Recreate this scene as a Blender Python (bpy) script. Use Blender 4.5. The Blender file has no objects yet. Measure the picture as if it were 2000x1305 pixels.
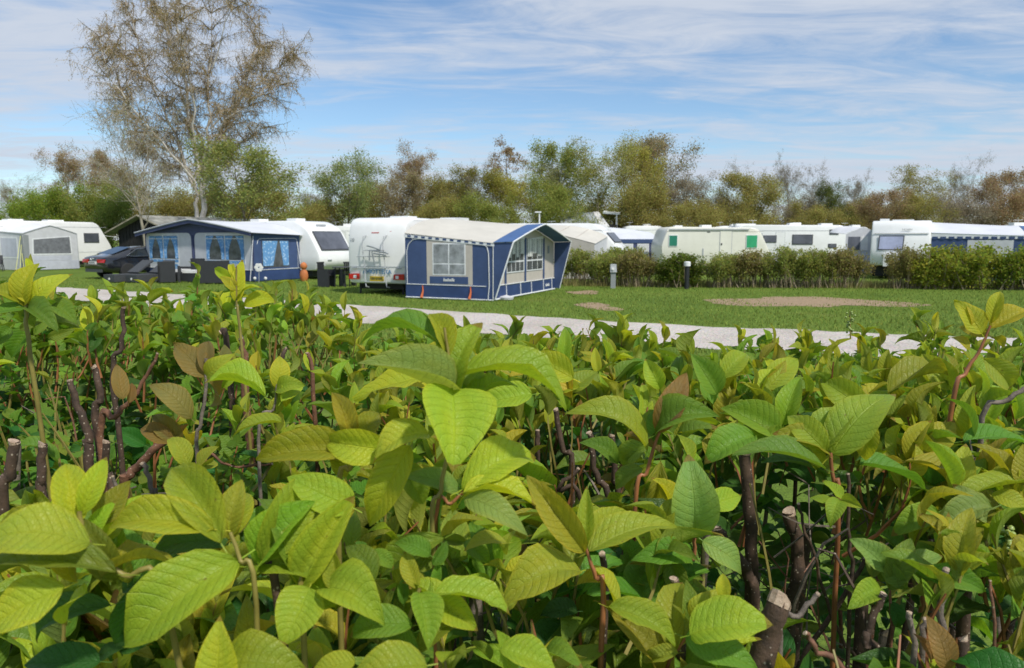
import bpy, bmesh, math, random
import numpy as np
from mathutils import Vector, Matrix

C = bpy.context.scene.collection
R = math.radians
random.seed(7)
rng = np.random.default_rng(11)

# ------------------------------------------------------------------ camera, sky, sun, exposure
scene = bpy.context.scene
CAM_H, FPX, PITCH = 1.8, 1450.0, math.atan((652.5 - 468.0) / 1450.0)
cam_d = bpy.data.cameras.new('camera')
cam = bpy.data.objects.new('camera', cam_d)
C.objects.link(cam)
cam.location = (0, 0, CAM_H)
cam.rotation_euler = (math.pi / 2 - PITCH, 0, 0)
cam_d.sensor_width = 36
cam_d.lens = FPX / 2000 * 36
cam_d.clip_start = 0.05
cam_d.clip_end = 3000
cam_d.dof.use_dof = True
cam_d.dof.focus_distance = 1.2
cam_d.dof.aperture_fstop = 13.5
scene.camera = cam

SUN = Vector((0.42, -0.55, 0.85)).normalized()
world = bpy.data.worlds.new('World')
scene.world = world
world.use_nodes = True
wn, wl = world.node_tree.nodes, world.node_tree.links
wn.clear()


def build_world():
    N = wn.new
    out = N('ShaderNodeOutputWorld')
    bg = N('ShaderNodeBackground')
    bg.inputs['Strength'].default_value = 0.1
    sky = N('ShaderNodeTexSky')
    sky.sky_type = 'NISHITA'
    sky.sun_disc = False
    sky.sun_elevation = math.asin(SUN.z)
    sky.sun_rotation = math.atan2(SUN.x, SUN.y)
    sky.air_density = 1.0
    sky.dust_density = 0.1
    sky.ozone_density = 2.0
    tc = N('ShaderNodeTexCoord')
    sep = N('ShaderNodeSeparateXYZ')
    wl.new(tc.outputs['Generated'], sep.inputs[0])

    def mth(op, a, b=None, clamp=False):
        m = N('ShaderNodeMath')
        m.operation = op
        m.use_clamp = clamp
        for i, v in enumerate((a, b)):
            if v is None:
                continue
            if isinstance(v, (int, float)):
                m.inputs[i].default_value = v
            else:
                wl.new(v, m.inputs[i])
        return m.outputs[0]
    zz = mth('ADD', mth('MAXIMUM', sep.outputs[2], 0.0), 0.07)
    u = mth('DIVIDE', sep.outputs[0], zz)
    v = mth('DIVIDE', sep.outputs[1], zz)

    def noise(su, sv, ou, ov, scale, detail, rough, dist):
        cb = N('ShaderNodeCombineXYZ')
        wl.new(mth('ADD', mth('MULTIPLY', u, su), ou), cb.inputs[0])
        wl.new(mth('ADD', mth('MULTIPLY', v, sv), ov), cb.inputs[1])
        n = N('ShaderNodeTexNoise')
        wl.new(cb.outputs[0], n.inputs['Vector'])
        n.inputs['Scale'].default_value = scale
        n.inputs['Detail'].default_value = detail
        n.inputs['Roughness'].default_value = rough
        n.inputs['Distortion'].default_value = dist
        return n.outputs['Fac']
    big = noise(0.5, 0.95, CLOUD[0], CLOUD[1], 0.6, 6, 0.6, 0.6)
    fine = noise(0.8, 1.9, 3.1, 7.7, 1.6, 10, 0.66, 1.1)
    s = mth('ADD', mth('MULTIPLY', big, 0.64), mth('MULTIPLY', fine, 0.36))
    mr = N('ShaderNodeMapRange')
    mr.interpolation_type = 'SMOOTHSTEP'
    mr.inputs['From Min'].default_value = 0.375
    mr.inputs['From Max'].default_value = 0.59
    mr.inputs['To Max'].default_value = 0.95
    wl.new(s, mr.inputs['Value'])
    # thin veil everywhere so the blue is pale
    cover = mth('MAXIMUM', mr.outputs[0], mth('MULTIPLY', fine, 0.08))
    cshade = N('ShaderNodeMix')
    cshade.data_type = 'RGBA'
    cshade.inputs['A'].default_value = (4.6, 5.2, 6.25, 1)
    cshade.inputs['B'].default_value = (5.9, 6.4, 7.25, 1)
    wl.new(fine, cshade.inputs['Factor'])
    tint = N('ShaderNodeMix')
    tint.data_type = 'RGBA'
    tint.blend_type = 'MULTIPLY'
    tint.inputs['Factor'].default_value = 1.0
    tint.inputs['B'].default_value = (0.95, 1.08, 1.18, 1)
    wl.new(sky.outputs[0], tint.inputs['A'])
    mix = N('ShaderNodeMix')
    mix.data_type = 'RGBA'
    wl.new(cover, mix.inputs['Factor'])
    wl.new(tint.outputs['Result'], mix.inputs['A'])
    wl.new(cshade.outputs['Result'], mix.inputs['B'])
    wl.new(mix.outputs['Result'], bg.inputs['Color'])
    wl.new(bg.outputs[0], out.inputs[0])


CLOUD = (4.3, 1.9)
build_world()
sun_d = bpy.data.lights.new('sun', 'SUN')
sun_d.energy = 3.5
sun_d.angle = R(3.0)
sun_d.color = (1.0, 0.95, 0.86)
sun_o = bpy.data.objects.new('sun', sun_d)
sun_o.rotation_euler = SUN.to_track_quat('Z', 'Y').to_euler()
sun_o.location = (0, 0, 60)
C.objects.link(sun_o)
vs = scene.view_settings
vs.view_transform = 'Standard'
vs.look = 'None'
vs.exposure = 0.18
vs.gamma = 1
vs.use_curve_mapping = False
scene.cycles.max_bounces = 8
scene.cycles.transparent_max_bounces = 8

# ------------------------------------------------------------------ helpers
FW = Vector((0, math.cos(PITCH), -math.sin(PITCH)))
UP = Vector((0, math.sin(PITCH), math.cos(PITCH)))


def at(px, py, Y):
    """world point at distance Y (along +Y) on the sight line through a pixel of the photograph"""
    d = FW + UP * (-(py - 652.5) / FPX) + Vector(((px - 1000) / FPX, 0, 0))
    return Vector((0, 0, CAM_H)) + d * (Y / d.y)


def gx(px, Y):
    """X on the ground for a pixel column at distance Y"""
    d = math.cos(PITCH) * Y + math.sin(PITCH) * CAM_H
    return (px - 1000) / FPX * d


def gz(py, Y):
    return at(1000, py, Y).z


def project(P):
    """numpy (n,3) -> px, py, depth"""
    Q = P - np.array([0, 0, CAM_H])
    dep = Q @ np.array(FW)
    up = Q @ np.array(UP)
    dep = np.maximum(dep, 1e-3)
    return 1000 + FPX * Q[:, 0] / dep, 652.5 - FPX * up / dep, dep


def tag(o, label=None, cat=None, group=None, kind=None):
    for k, v in (('label', label), ('category', cat), ('group', group), ('kind', kind)):
        if v:
            o[k] = v
    return o


def thing(name, label, cat, loc=(0, 0, 0), rotz=0, group=None):
    o = bpy.data.objects.new(name, None)
    o.empty_display_size = 0.2
    C.objects.link(o)
    o.location = loc
    o.rotation_euler = (0, 0, rotz)
    return tag(o, label, cat, group)


def link(name, me, parent=None, mat=None):
    if mat is not None and not me.materials:
        me.materials.append(mat)
    o = bpy.data.objects.new(name, me)
    C.objects.link(o)
    if parent is not None:
        o.parent = parent
    return o


def copy_tree(o, parent=None, keep=True):
    c = o.copy()
    C.objects.link(c)
    c.parent = parent
    for ch in list(o.children):
        copy_tree(ch, c)
    return c


class MB:
    """collects simple shapes into one mesh"""
    def __init__(s):
        s.v, s.f = [], []

    def add(s, vs_, fs):
        n = len(s.v)
        s.v += [tuple(p) for p in vs_]
        s.f += [tuple(i + n for i in f) for f in fs]
        return s

    def box(s, x0, y0, z0, x1, y1, z1):
        return s.add([(x0, y0, z0), (x1, y0, z0), (x1, y1, z0), (x0, y1, z0), (x0, y0, z1), (x1, y0, z1), (x1, y1, z1), (x0, y1, z1)],
                     [(3, 2, 1, 0), (4, 5, 6, 7), (0, 1, 5, 4), (1, 2, 6, 5), (2, 3, 7, 6), (3, 0, 4, 7)])

    def panel(s, pts, t):
        """flat polygon thickened by t along its normal (pts counter-clockwise seen from outside)"""
        P = [Vector(p) for p in pts]
        n = Vector((0, 0, 0))
        for i in range(len(P)):
            a, b = P[i], P[(i + 1) % len(P)]
            n += a.cross(b)
        n.normalize()
        k = len(P)
        vs_ = [p + n * t for p in P] + P
        fs = [tuple(range(k)), tuple(range(2 * k - 1, k - 1, -1))]
        for i in range(k):
            j = (i + 1) % k
            fs.append((i, k + i, k + j, j))
        return s.add(vs_, fs)

    def tube(s, pts, radii, n=6, cap=True):
        P = [Vector(p) for p in pts]
        if isinstance(radii, (int, float)):
            radii = [radii] * len(P)
        base = len(s.v)
        vs_, fs = [], []
        ref = None
        for i, p in enumerate(P):
            d = (P[min(i + 1, len(P) - 1)] - P[max(i - 1, 0)])
            if d.length < 1e-9:
                d = Vector((0, 0, 1))
            d.normalize()
            if ref is None:
                ref = d.orthogonal().normalized()
            a = (ref - d * ref.dot(d))
            if a.length < 1e-5:
                a = d.orthogonal()
            a.normalize()
            ref = a
            b = d.cross(a)
            for k in range(n):
                an = 2 * math.pi * k / n
                vs_.append(p + (a * math.cos(an) + b * math.sin(an)) * radii[i])
        for i in range(len(P) - 1):
            for k in range(n):
                k2 = (k + 1) % n
                fs.append((i * n + k, i * n + k2, (i + 1) * n + k2, (i + 1) * n + k))
        if cap:
            fs.append(tuple(range(n - 1, -1, -1)))
            fs.append(tuple((len(P) - 1) * n + k for k in range(n)))
        return s.add(vs_, fs)

    def lathe(s, prof, n=14, c=(0, 0, 0)):
        vs_, fs = [], []
        for r, z in prof:
            for k in range(n):
                a = 2 * math.pi * k / n
                vs_.append((c[0] + r * math.cos(a), c[1] + r * math.sin(a), c[2] + z))
        for i in range(len(prof) - 1):
            for k in range(n):
                k2 = (k + 1) % n
                fs.append((i * n + k, i * n + k2, (i + 1) * n + k2, (i + 1) * n + k))
        fs.append(tuple(range(n - 1, -1, -1)))
        fs.append(tuple((len(prof) - 1) * n + k for k in range(n)))
        return s.add(vs_, fs)

    def grid(s, fn, nu, nv):
        """surface fn(u,v), u and v in 0..1"""
        vs_ = [fn(i / nu, j / nv) for i in range(nu + 1) for j in range(nv + 1)]
        fs = [(i * (nv + 1) + j, (i + 1) * (nv + 1) + j, (i + 1) * (nv + 1) + j + 1, i * (nv + 1) + j + 1) for i in range(nu) for j in range(nv)]
        return s.add(vs_, fs)

    def mesh(s, name, mat=None, angle=38, bevel=0, weld=False, thick=0):
        bm = bmesh.new()
        vv = [bm.verts.new(p) for p in s.v]
        for f in s.f:
            try:
                bm.faces.new([vv[i] for i in f])
            except ValueError:
                pass
        if weld:
            bmesh.ops.remove_doubles(bm, verts=bm.verts, dist=1e-4)
        if thick:
            bm.normal_update()
            r = bmesh.ops.solidify(bm, geom=bm.faces[:], thickness=thick)
        if bevel:
            es = [e for e in bm.edges if len(e.link_faces) == 2 and e.calc_face_angle(0) > R(40)]
            bmesh.ops.bevel(bm, geom=es, offset=bevel, segments=2, affect='EDGES', clamp_overlap=True)
        bm.normal_update()
        for e in bm.edges:
            e.smooth = len(e.link_faces) == 2 and e.calc_face_angle(0) < R(angle)
        for f in bm.faces:
            f.smooth = True
        me = bpy.data.meshes.new(name)
        bm.to_mesh(me)
        bm.free()
        if mat is not None:
            me.materials.append(mat)
        return me

    def build(s, name, mat, parent=None, **kw):
        return link(name, s.mesh(name, mat, **kw), parent)


def mesh_np(name, V, F, mat=None, smooth=False, uv=None):
    """V (n,3), F (m,k) numpy, all faces with k corners"""
    me = bpy.data.meshes.new(name)
    V = np.ascontiguousarray(V, dtype=np.float32)
    F = np.ascontiguousarray(F, dtype=np.int32)
    m, k = F.shape
    me.vertices.add(len(V))
    me.vertices.foreach_set('co', V.ravel())
    me.loops.add(m * k)
    me.loops.foreach_set('vertex_index', F.ravel())
    me.polygons.add(m)
    me.polygons.foreach_set('loop_start', np.arange(0, m * k, k, dtype=np.int32))
    me.polygons.foreach_set('loop_total', np.full(m, k, dtype=np.int32))
    if smooth:
        me.polygons.foreach_set('use_smooth', np.ones(m, dtype=bool))
    if uv is not None:
        l = me.uv_layers.new(name='UVMap')
        l.data.foreach_set('uv', np.ascontiguousarray(uv[F.ravel()], dtype=np.float32).ravel())
    me.update(calc_edges=True)
    if mat is not None:
        me.materials.append(mat)
    return me


# ------------------------------------------------------------------ materials
def new_mat(name):
    m = bpy.data.materials.new(name)
    m.use_nodes = True
    nt = m.node_tree
    nt.nodes.clear()
    out = nt.nodes.new('ShaderNodeOutputMaterial')
    return m, nt, out


def nd(nt, typ, **inp):
    n = nt.nodes.new(typ)
    for k, v in inp.items():
        setattr(n, k, v)
    return n


def lk(nt, a, b):
    nt.links.new(a, b)


def fmath(nt, op, a, b=None, clamp=False):
    m = nt.nodes.new('ShaderNodeMath')
    m.operation = op
    m.use_clamp = clamp
    for i, v in enumerate((a, b)):
        if v is None:
            continue
        if isinstance(v, (int, float)):
            m.inputs[i].default_value = v
        else:
            nt.links.new(v, m.inputs[i])
    return m.outputs[0]


def cmix(nt, fac, a, b, blend='MIX'):
    m = nt.nodes.new('ShaderNodeMix')
    m.data_type = 'RGBA'
    m.blend_type = blend
    for k, v in (('Factor', fac), ('A', a), ('B', b)):
        if isinstance(v, (int, float)):
            m.inputs[k].default_value = v
        elif isinstance(v, tuple):
            m.inputs[k].default_value = (*v[:3], 1)
        else:
            nt.links.new(v, m.inputs[k])
    return m.outputs['Result']


def noise_tex(nt, scale, detail=4, rough=0.6, vec=None, dist=0.0):
    n = nt.nodes.new('ShaderNodeTexNoise')
    n.inputs['Scale'].default_value = scale
    n.inputs['Detail'].default_value = detail
    n.inputs['Roughness'].default_value = rough
    n.inputs['Distortion'].default_value = dist
    if vec is None:
        tc = nt.nodes.new('ShaderNodeTexCoord')
        vec = tc.outputs['Object']
    nt.links.new(vec, n.inputs['Vector'])
    return n.outputs['Fac']


def ramp(nt, fac, stops):
    r = nt.nodes.new('ShaderNodeValToRGB')
    nt.links.new(fac, r.inputs[0])
    e = r.color_ramp.elements
    while len(e) < len(stops):
        e.new(0.5)
    for i, (p, c) in enumerate(stops):
        e[i].position = p
        e[i].color = (*c, 1) if len(c) == 3 else c
    return r.outputs[0]


MATS = {}


def surf(name, col, rough=0.5, metal=0.0, var=0.08, scale=3.0, bump=0.0, bscale=60.0, spec=0.5, dirt=None, coat=0.0, sub=0.0):
    """painted / fabric / plastic surface with soft wear and fine relief"""
    if name in MATS:
        return MATS[name]
    m, nt, out = new_mat(name)
    p = nd(nt, 'ShaderNodeBsdfPrincipled')
    n = noise_tex(nt, scale, 5, 0.65)
    lo = tuple(c * (1 - var * 1.6) for c in col)
    hi = tuple(min(1, c * (1 + var)) for c in col)
    c = ramp(nt, n, [(0.3, lo), (0.7, hi)])
    if dirt:
        n2 = noise_tex(nt, scale * 2.3, 6, 0.7)
        f = ramp(nt, n2, [(0.52, (0, 0, 0)), (0.75, (1, 1, 1))])
        c = cmix(nt, fmath(nt, 'MULTIPLY', f, dirt[1]), c, dirt[0])
    lk(nt, c, p.inputs['Base Color'])
    p.inputs['Roughness'].default_value = rough
    p.inputs['Metallic'].default_value = metal
    p.inputs['Specular IOR Level'].default_value = spec
    p.inputs['Coat Weight'].default_value = coat
    if bump:
        b = nd(nt, 'ShaderNodeBump')
        b.inputs['Strength'].default_value = bump
        b.inputs['Distance'].default_value = 0.02
        lk(nt, noise_tex(nt, bscale, 4), b.inputs['Height'])
        lk(nt, b.outputs[0], p.inputs['Normal'])
    if sub:
        t = nd(nt, 'ShaderNodeBsdfTranslucent')
        lk(nt, c, t.inputs[0])
        mx = nd(nt, 'ShaderNodeMixShader')
        mx.inputs[0].default_value = sub
        lk(nt, p.outputs[0], mx.inputs[1])
        lk(nt, t.outputs[0], mx.inputs[2])
        lk(nt, mx.outputs[0], out.inputs[0])
    else:
        lk(nt, p.outputs[0], out.inputs[0])
    MATS[name] = m
    return m


def glass_mat(name, col=(0.03, 0.035, 0.04), rough=0.06, spec=0.7):
    return surf(name, col, rough, var=0.25, scale=1.2, spec=spec)


def curtain_mat(name, col, col2):
    if name in MATS:
        return MATS[name]
    m, nt, out = new_mat(name)
    p = nd(nt, 'ShaderNodeBsdfPrincipled')
    v = nd(nt, 'ShaderNodeTexVoronoi')
    v.inputs['Scale'].default_value = 9
    tc = nd(nt, 'ShaderNodeTexCoord')
    lk(nt, tc.outputs['Object'], v.inputs['Vector'])
    c = ramp(nt, v.outputs['Distance'], [(0.2, col2), (0.45, col)])
    lk(nt, c, p.inputs['Base Color'])
    p.inputs['Roughness'].default_value = 0.8
    lk(nt, p.outputs[0], out.inputs[0])
    MATS[name] = m
    return m


WHITE = surf('caravan_white', (0.80, 0.81, 0.80), 0.3, var=0.04, scale=1.5, dirt=((0.45, 0.44, 0.38), 0.12))
CREAM = surf('caravan_cream', (0.76, 0.75, 0.66), 0.35, var=0.04, scale=1.5, dirt=((0.45, 0.43, 0.34), 0.15))
TRIM = surf('grey_trim', (0.42, 0.44, 0.46), 0.4)
DARKTRIM = surf('dark_trim', (0.06, 0.065, 0.07), 0.5)
UNDER = surf('chassis_black', (0.02, 0.02, 0.02), 0.7)
TYRE = surf('tyre_rubber', (0.025, 0.025, 0.027), 0.8)
RIM = surf('rim_metal', (0.5, 0.5, 0.52), 0.35, metal=0.7)
GLASS = glass_mat('window_dark', (0.09, 0.10, 0.12), 0.12)
GLASSPALE = glass_mat('window_pale', (0.42, 0.45, 0.62), 0.25)
GLASSGREY = glass_mat('window_grey', (0.13, 0.14, 0.17), 0.3, 0.3)
GREEN1 = surf('green_blind', (0.015, 0.19, 0.12), 0.5)
GREEN2 = surf('green_blind_light', (0.03, 0.36, 0.16), 0.5)
NAVY = surf('awning_navy', (0.043, 0.078, 0.185), 0.75, var=0.12, scale=2, bump=0.25, bscale=6)
NAVY2 = surf('awning_slate_blue', (0.06, 0.075, 0.16), 0.75, var=0.12, scale=2, bump=0.25, bscale=6)
NAVYD = surf('awning_mudwall', (0.03, 0.06, 0.17), 0.55, var=0.15, scale=2, bump=0.3, bscale=5)
BLUE = surf('awning_blue_hood', (0.055, 0.125, 0.29), 0.7, var=0.1, bump=0.2, bscale=6)
ROOFB = surf('awning_roof_cream', (0.57, 0.545, 0.48), 0.7, var=0.06, scale=1.2, bump=0.25, bscale=3)
ROOFG = surf('awning_roof_grey', (0.62, 0.64, 0.68), 0.7, var=0.06, scale=1.2, bump=0.25, bscale=3)
ROOFW = surf('awning_roof_white', (0.70, 0.71, 0.72), 0.7, var=0.06, scale=1.2, bump=0.25, bscale=3)
BEIGE = surf('awning_beige', (0.50, 0.46, 0.41), 0.8, var=0.06, bump=0.2, bscale=6)
PALE = surf('awning_pale_grey', (0.56, 0.57, 0.60), 0.8, var=0.06, bump=0.3, bscale=5)
PALE2 = surf('awning_lilac_grey', (0.50, 0.52, 0.60), 0.8, var=0.08, bump=0.4, bscale=4)
PIPING = surf('white_piping', (0.72, 0.74, 0.76), 0.6)
VINYL = surf('clear_vinyl', (0.30, 0.32, 0.34), 0.18, var=0.3, scale=4, bump=0.5, bscale=5)
VINYLD = surf('clear_vinyl_dark', (0.10, 0.11, 0.12), 0.12, var=0.4, scale=3, bump=0.4, bscale=5)
CURTW = surf('white_curtain', (0.62, 0.64, 0.62), 0.8, var=0.12, scale=7)
CURTB = curtain_mat('blue_print_curtain', (0.12, 0.30, 0.58), (0.40, 0.58, 0.78))
MESHG = surf('grey_mesh_window', (0.17, 0.18, 0.20), 0.7, var=0.25, scale=5)
WICKER = surf('black_wicker', (0.028, 0.030, 0.034), 0.55, var=0.3, scale=40, bump=0.6, bscale=60)
WICKERG = surf('grey_wicker', (0.06, 0.065, 0.07), 0.6, var=0.3, scale=40, bump=0.6, bscale=60)
CUSH = surf('white_cushion', (0.75, 0.75, 0.74), 0.8)
CARBLK = surf('black_car_paint', (0.012, 0.013, 0.017), 0.14, var=0.05, coat=1.0)
CARGLASS = glass_mat('car_glass', (0.02, 0.025, 0.03), 0.04, 0.9)
CHROME = surf('chrome', (0.65, 0.66, 0.68), 0.2, metal=0.9)
REDL = surf('red_lamp', (0.55, 0.02, 0.015), 0.15, var=0.2, scale=12)
PLATEY = surf('yellow_plate', (0.62, 0.44, 0.02), 0.4)
PLATEW = surf('white_plate', (0.7, 0.7, 0.7), 0.4)
ORANGE = surf('orange_clay', (0.52, 0.17, 0.05), 0.7, var=0.2)
PEGO = surf('orange_strap', (0.6, 0.15, 0.05), 0.6)
REDINK = surf('red_print', (0.5, 0.06, 0.05), 0.5)
BLUEINK = surf('blue_print', (0.08, 0.22, 0.42), 0.5)
GREYINK = surf('grey_print', (0.22, 0.25, 0.27), 0.5)
WHITEINK = surf('white_print', (0.8, 0.8, 0.8), 0.6)
YELCORD = surf('yellow_cord', (0.6, 0.6, 0.2), 0.7)
SHED = surf('black_stained_timber', (0.018, 0.017, 0.018), 0.8, var=0.3, scale=6)
SHEDROOF = surf('mossy_grey_roof', (0.30, 0.30, 0.27), 0.9, var=0.35, scale=3, bump=0.4, bscale=8)
ROOFMET = surf('grey_metal_roof', (0.36, 0.40, 0.43), 0.4, var=0.1)
POSTG = surf('grey_post', (0.26, 0.28, 0.29), 0.5)
POSTB = surf('black_post', (0.02, 0.022, 0.025), 0.5)
POSTW = surf('white_lamp_glass', (0.78, 0.79, 0.80), 0.3)


def bark_mat(name, c1, c2, scale=8, dots=None):
    if name in MATS:
        return MATS[name]
    m, nt, out = new_mat(name)
    p = nd(nt, 'ShaderNodeBsdfPrincipled')
    n = noise_tex(nt, scale, 6, 0.7)
    c = ramp(nt, n, [(0.32, c1), (0.68, c2)])
    if dots:
        v = nd(nt, 'ShaderNodeTexVoronoi')
        v.inputs['Scale'].default_value = dots[0]
        tc = nd(nt, 'ShaderNodeTexCoord')
        lk(nt, tc.outputs['Object'], v.inputs['Vector'])
        f = ramp(nt, v.outputs['Distance'], [(0.12, (1, 1, 1)), (0.2, (0, 0, 0))])
        c = cmix(nt, f, c, dots[1])
    lk(nt, c, p.inputs['Base Color'])
    p.inputs['Roughness'].default_value = 0.75
    b = nd(nt, 'ShaderNodeBump')
    b.inputs['Strength'].default_value = 0.6
    b.inputs['Distance'].default_value = 0.003 if scale > 20 else 0.03
    lk(nt, noise_tex(nt, scale * 2.5, 5, 0.7), b.inputs['Height'])
    lk(nt, b.outputs[0], p.inputs['Normal'])
    lk(nt, p.outputs[0], out.inputs[0])
    MATS[name] = m
    return m


BIRCHB = bark_mat('birch_bark', (0.33, 0.29, 0.24), (0.72, 0.70, 0.65), 2.2)
BARK = bark_mat('grey_bark', (0.10, 0.08, 0.06), (0.27, 0.23, 0.18), 3)
BARKD = bark_mat('dark_grey_bark', (0.05, 0.042, 0.036), (0.14, 0.12, 0.10), 3)
BARKP = bark_mat('pale_bark', (0.20, 0.17, 0.12), (0.42, 0.38, 0.29), 3)
BARKBR = bark_mat('brown_twigs', (0.17, 0.13, 0.08), (0.36, 0.29, 0.19), 3)
STEM = bark_mat('hedge_bark', (0.035, 0.022, 0.015), (0.11, 0.066, 0.042), 60, (150, (0.36, 0.30, 0.23)))
STEMR = bark_mat('hedge_red_bark', (0.09, 0.04, 0.022), (0.25, 0.115, 0.062), 60, (160, (0.36, 0.27, 0.19)))
STEMG = bark_mat('hedge_dead_bark', (0.10, 0.08, 0.065), (0.24, 0.195, 0.16), 80)
CUT = bark_mat('cut_wood', (0.30, 0.20, 0.13), (0.62, 0.48, 0.36), 160)
SHOOTM = surf('young_shoot', (0.24, 0.20, 0.05), 0.5, var=0.2, scale=30)
SHOOTR = surf('red_young_shoot', (0.30, 0.115, 0.045), 0.5, var=0.25, scale=30)


def leaf_card_mat(name, trans=0.35, jitter=0.10, vj=0.5):
    """far leaves: colour from the object, varied from leaf to leaf"""
    m, nt, out = new_mat(name)
    oi = nd(nt, 'ShaderNodeObjectInfo')
    g = nd(nt, 'ShaderNodeNewGeometry')
    h = nd(nt, 'ShaderNodeHueSaturation')
    lk(nt, oi.outputs['Color'], h.inputs['Color'])
    r = g.outputs['Random Per Island']
    lk(nt, fmath(nt, 'ADD', fmath(nt, 'MULTIPLY', fmath(nt, 'SUBTRACT', r, 0.5), jitter), 0.5), h.inputs['Hue'])
    r2 = fmath(nt, 'FRACT', fmath(nt, 'MULTIPLY', r, 17.3))
    lk(nt, fmath(nt, 'ADD', fmath(nt, 'MULTIPLY', r2, vj * 1.4), 1 - vj * 0.7), h.inputs['Value'])
    d = nd(nt, 'ShaderNodeBsdfDiffuse')
    t = nd(nt, 'ShaderNodeBsdfTranslucent')
    lk(nt, h.outputs[0], d.inputs[0])
    lk(nt, h.outputs[0], t.inputs[0])
    mx = nd(nt, 'ShaderNodeMixShader')
    mx.inputs[0].default_value = trans
    lk(nt, d.outputs[0], mx.inputs[1])
    lk(nt, t.outputs[0], mx.inputs[2])
    lk(nt, mx.outputs[0], out.inputs[0])
    return m


CARD = leaf_card_mat('far_leaves', 0.5, 0.08, 0.45)
GRASSM = leaf_card_mat('grass_blades', 0.3, 0.06, 0.45)


def near_leaf_mat(name, lobed=False):
    """hedge leaf: colour from the object, pinnate veins and net relief from the leaf's own UV"""
    m, nt, out = new_mat(name)
    oi = nd(nt, 'ShaderNodeObjectInfo')
    g = nd(nt, 'ShaderNodeNewGeometry')
    uvn = nd(nt, 'ShaderNodeUVMap')
    uvn.uv_map = 'UVMap'
    sp = nd(nt, 'ShaderNodeSeparateXYZ')
    lk(nt, uvn.outputs[0], sp.inputs[0])
    ua = fmath(nt, 'ABSOLUTE', fmath(nt, 'SUBTRACT', fmath(nt, 'MULTIPLY', sp.outputs[0], 2.0), 1.0))
    v = sp.outputs[1]
    r = g.outputs['Random Per Island']
    # side veins: rising lines from the midrib, every eighth of the length
    bend = fmath(nt, 'MULTIPLY', fmath(nt, 'MULTIPLY', ua, ua), 0.06)
    ph = fmath(nt, 'SUBTRACT', fmath(nt, 'SUBTRACT', v, fmath(nt, 'MULTIPLY', ua, 0.13)), bend)
    sw = fmath(nt, 'ABSOLUTE', fmath(nt, 'SINE', fmath(nt, 'MULTIPLY', ph, 31.0)))
    side = fmath(nt, 'SUBTRACT', 1.0, fmath(nt, 'MULTIPLY', sw, 5.0), True)
    mid = fmath(nt, 'SUBTRACT', 1.0, fmath(nt, 'MULTIPLY', ua, 22.0), True)
    vein = fmath(nt, 'MAXIMUM', mid, fmath(nt, 'MULTIPLY', side, 0.75))
    vo = nd(nt, 'ShaderNodeTexVoronoi')
    vo.feature = 'DISTANCE_TO_EDGE'
    mp = nd(nt, 'ShaderNodeMapping')
    mp.inputs['Scale'].default_value = (13, 26, 1)
    lk(nt, uvn.outputs[0], mp.inputs[0])
    lk(nt, mp.outputs[0], vo.inputs['Vector'])
    vo.inputs['Scale'].default_value = 1.0
    net = fmath(nt, 'SUBTRACT', 1.0, fmath(nt, 'MULTIPLY', vo.outputs['Distance'], 7.0), True)
    # colour
    hs = nd(nt, 'ShaderNodeHueSaturation')
    lk(nt, oi.outputs['Color'], hs.inputs['Color'])
    orr = fmath(nt, 'FRACT', fmath(nt, 'ADD', oi.outputs['Random'], r))
    lk(nt, fmath(nt, 'ADD', fmath(nt, 'MULTIPLY', fmath(nt, 'SUBTRACT', orr, 0.5), 0.035), 0.5), hs.inputs['Hue'])
    orv = fmath(nt, 'FRACT', fmath(nt, 'MULTIPLY', orr, 13.7))
    lk(nt, fmath(nt, 'ADD', fmath(nt, 'MULTIPLY', orv, 0.34), 0.83), hs.inputs['Value'])
    off = nd(nt, 'ShaderNodeCombineXYZ')
    lk(nt, fmath(nt, 'MULTIPLY', orr, 37.0), off.inputs[2])
    vadd = nd(nt, 'ShaderNodeVectorMath')
    lk(nt, uvn.outputs[0], vadd.inputs[0])
    lk(nt, off.outputs[0], vadd.inputs[1])
    luv = vadd.outputs[0]
    blot = noise_tex(nt, 2.6, 4, 0.65, luv)
    yel = cmix(nt, 1.0, hs.outputs[0], (1.32, 1.06, 0.75), 'MULTIPLY')
    col = cmix(nt, ramp(nt, blot, [(0.42, (0, 0, 0)), (0.70, (0.6, 0.6, 0.6))]), hs.outputs[0], yel)
    rim = fmath(nt, 'MULTIPLY', fmath(nt, 'SUBTRACT', ua, 0.74, True), 3.4, True)
    col = cmix(nt, fmath(nt, 'MULTIPLY', rim, 0.75), col, yel)
    tipb = fmath(nt, 'MULTIPLY', fmath(nt, 'GREATER_THAN', v, 0.93), fmath(nt, 'GREATER_THAN', orv, 0.7))
    col = cmix(nt, fmath(nt, 'MULTIPLY', tipb, 0.7), col, (0.30, 0.16, 0.04))
    spot = ramp(nt, noise_tex(nt, 9.0, 3, 0.55, luv), [(0.70, (0, 0, 0)), (0.76, (1, 1, 1))])
    col = cmix(nt, fmath(nt, 'MULTIPLY', spot, 0.75), col, (0.16, 0.09, 0.03))
    light = cmix(nt, 1.0, col, (1.35, 1.28, 1.25), 'MULTIPLY')
    dark = cmix(nt, 1.0, col, (0.66, 0.72, 0.72), 'MULTIPLY')
    col = cmix(nt, fmath(nt, 'MULTIPLY', net, 0.16), col, dark)
    col = cmix(nt, fmath(nt, 'MULTIPLY', vein, 0.45), col, light)
    under = cmix(nt, 0.4, col, (0.26, 0.30, 0.12))
    topc = cmix(nt, g.outputs['Backfacing'], col, under)
    p = nd(nt, 'ShaderNodeBsdfPrincipled')
    lk(nt, topc, p.inputs['Base Color'])
    p.inputs['Roughness'].default_value = 0.47
    p.inputs['Specular IOR Level'].default_value = 0.34
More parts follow.
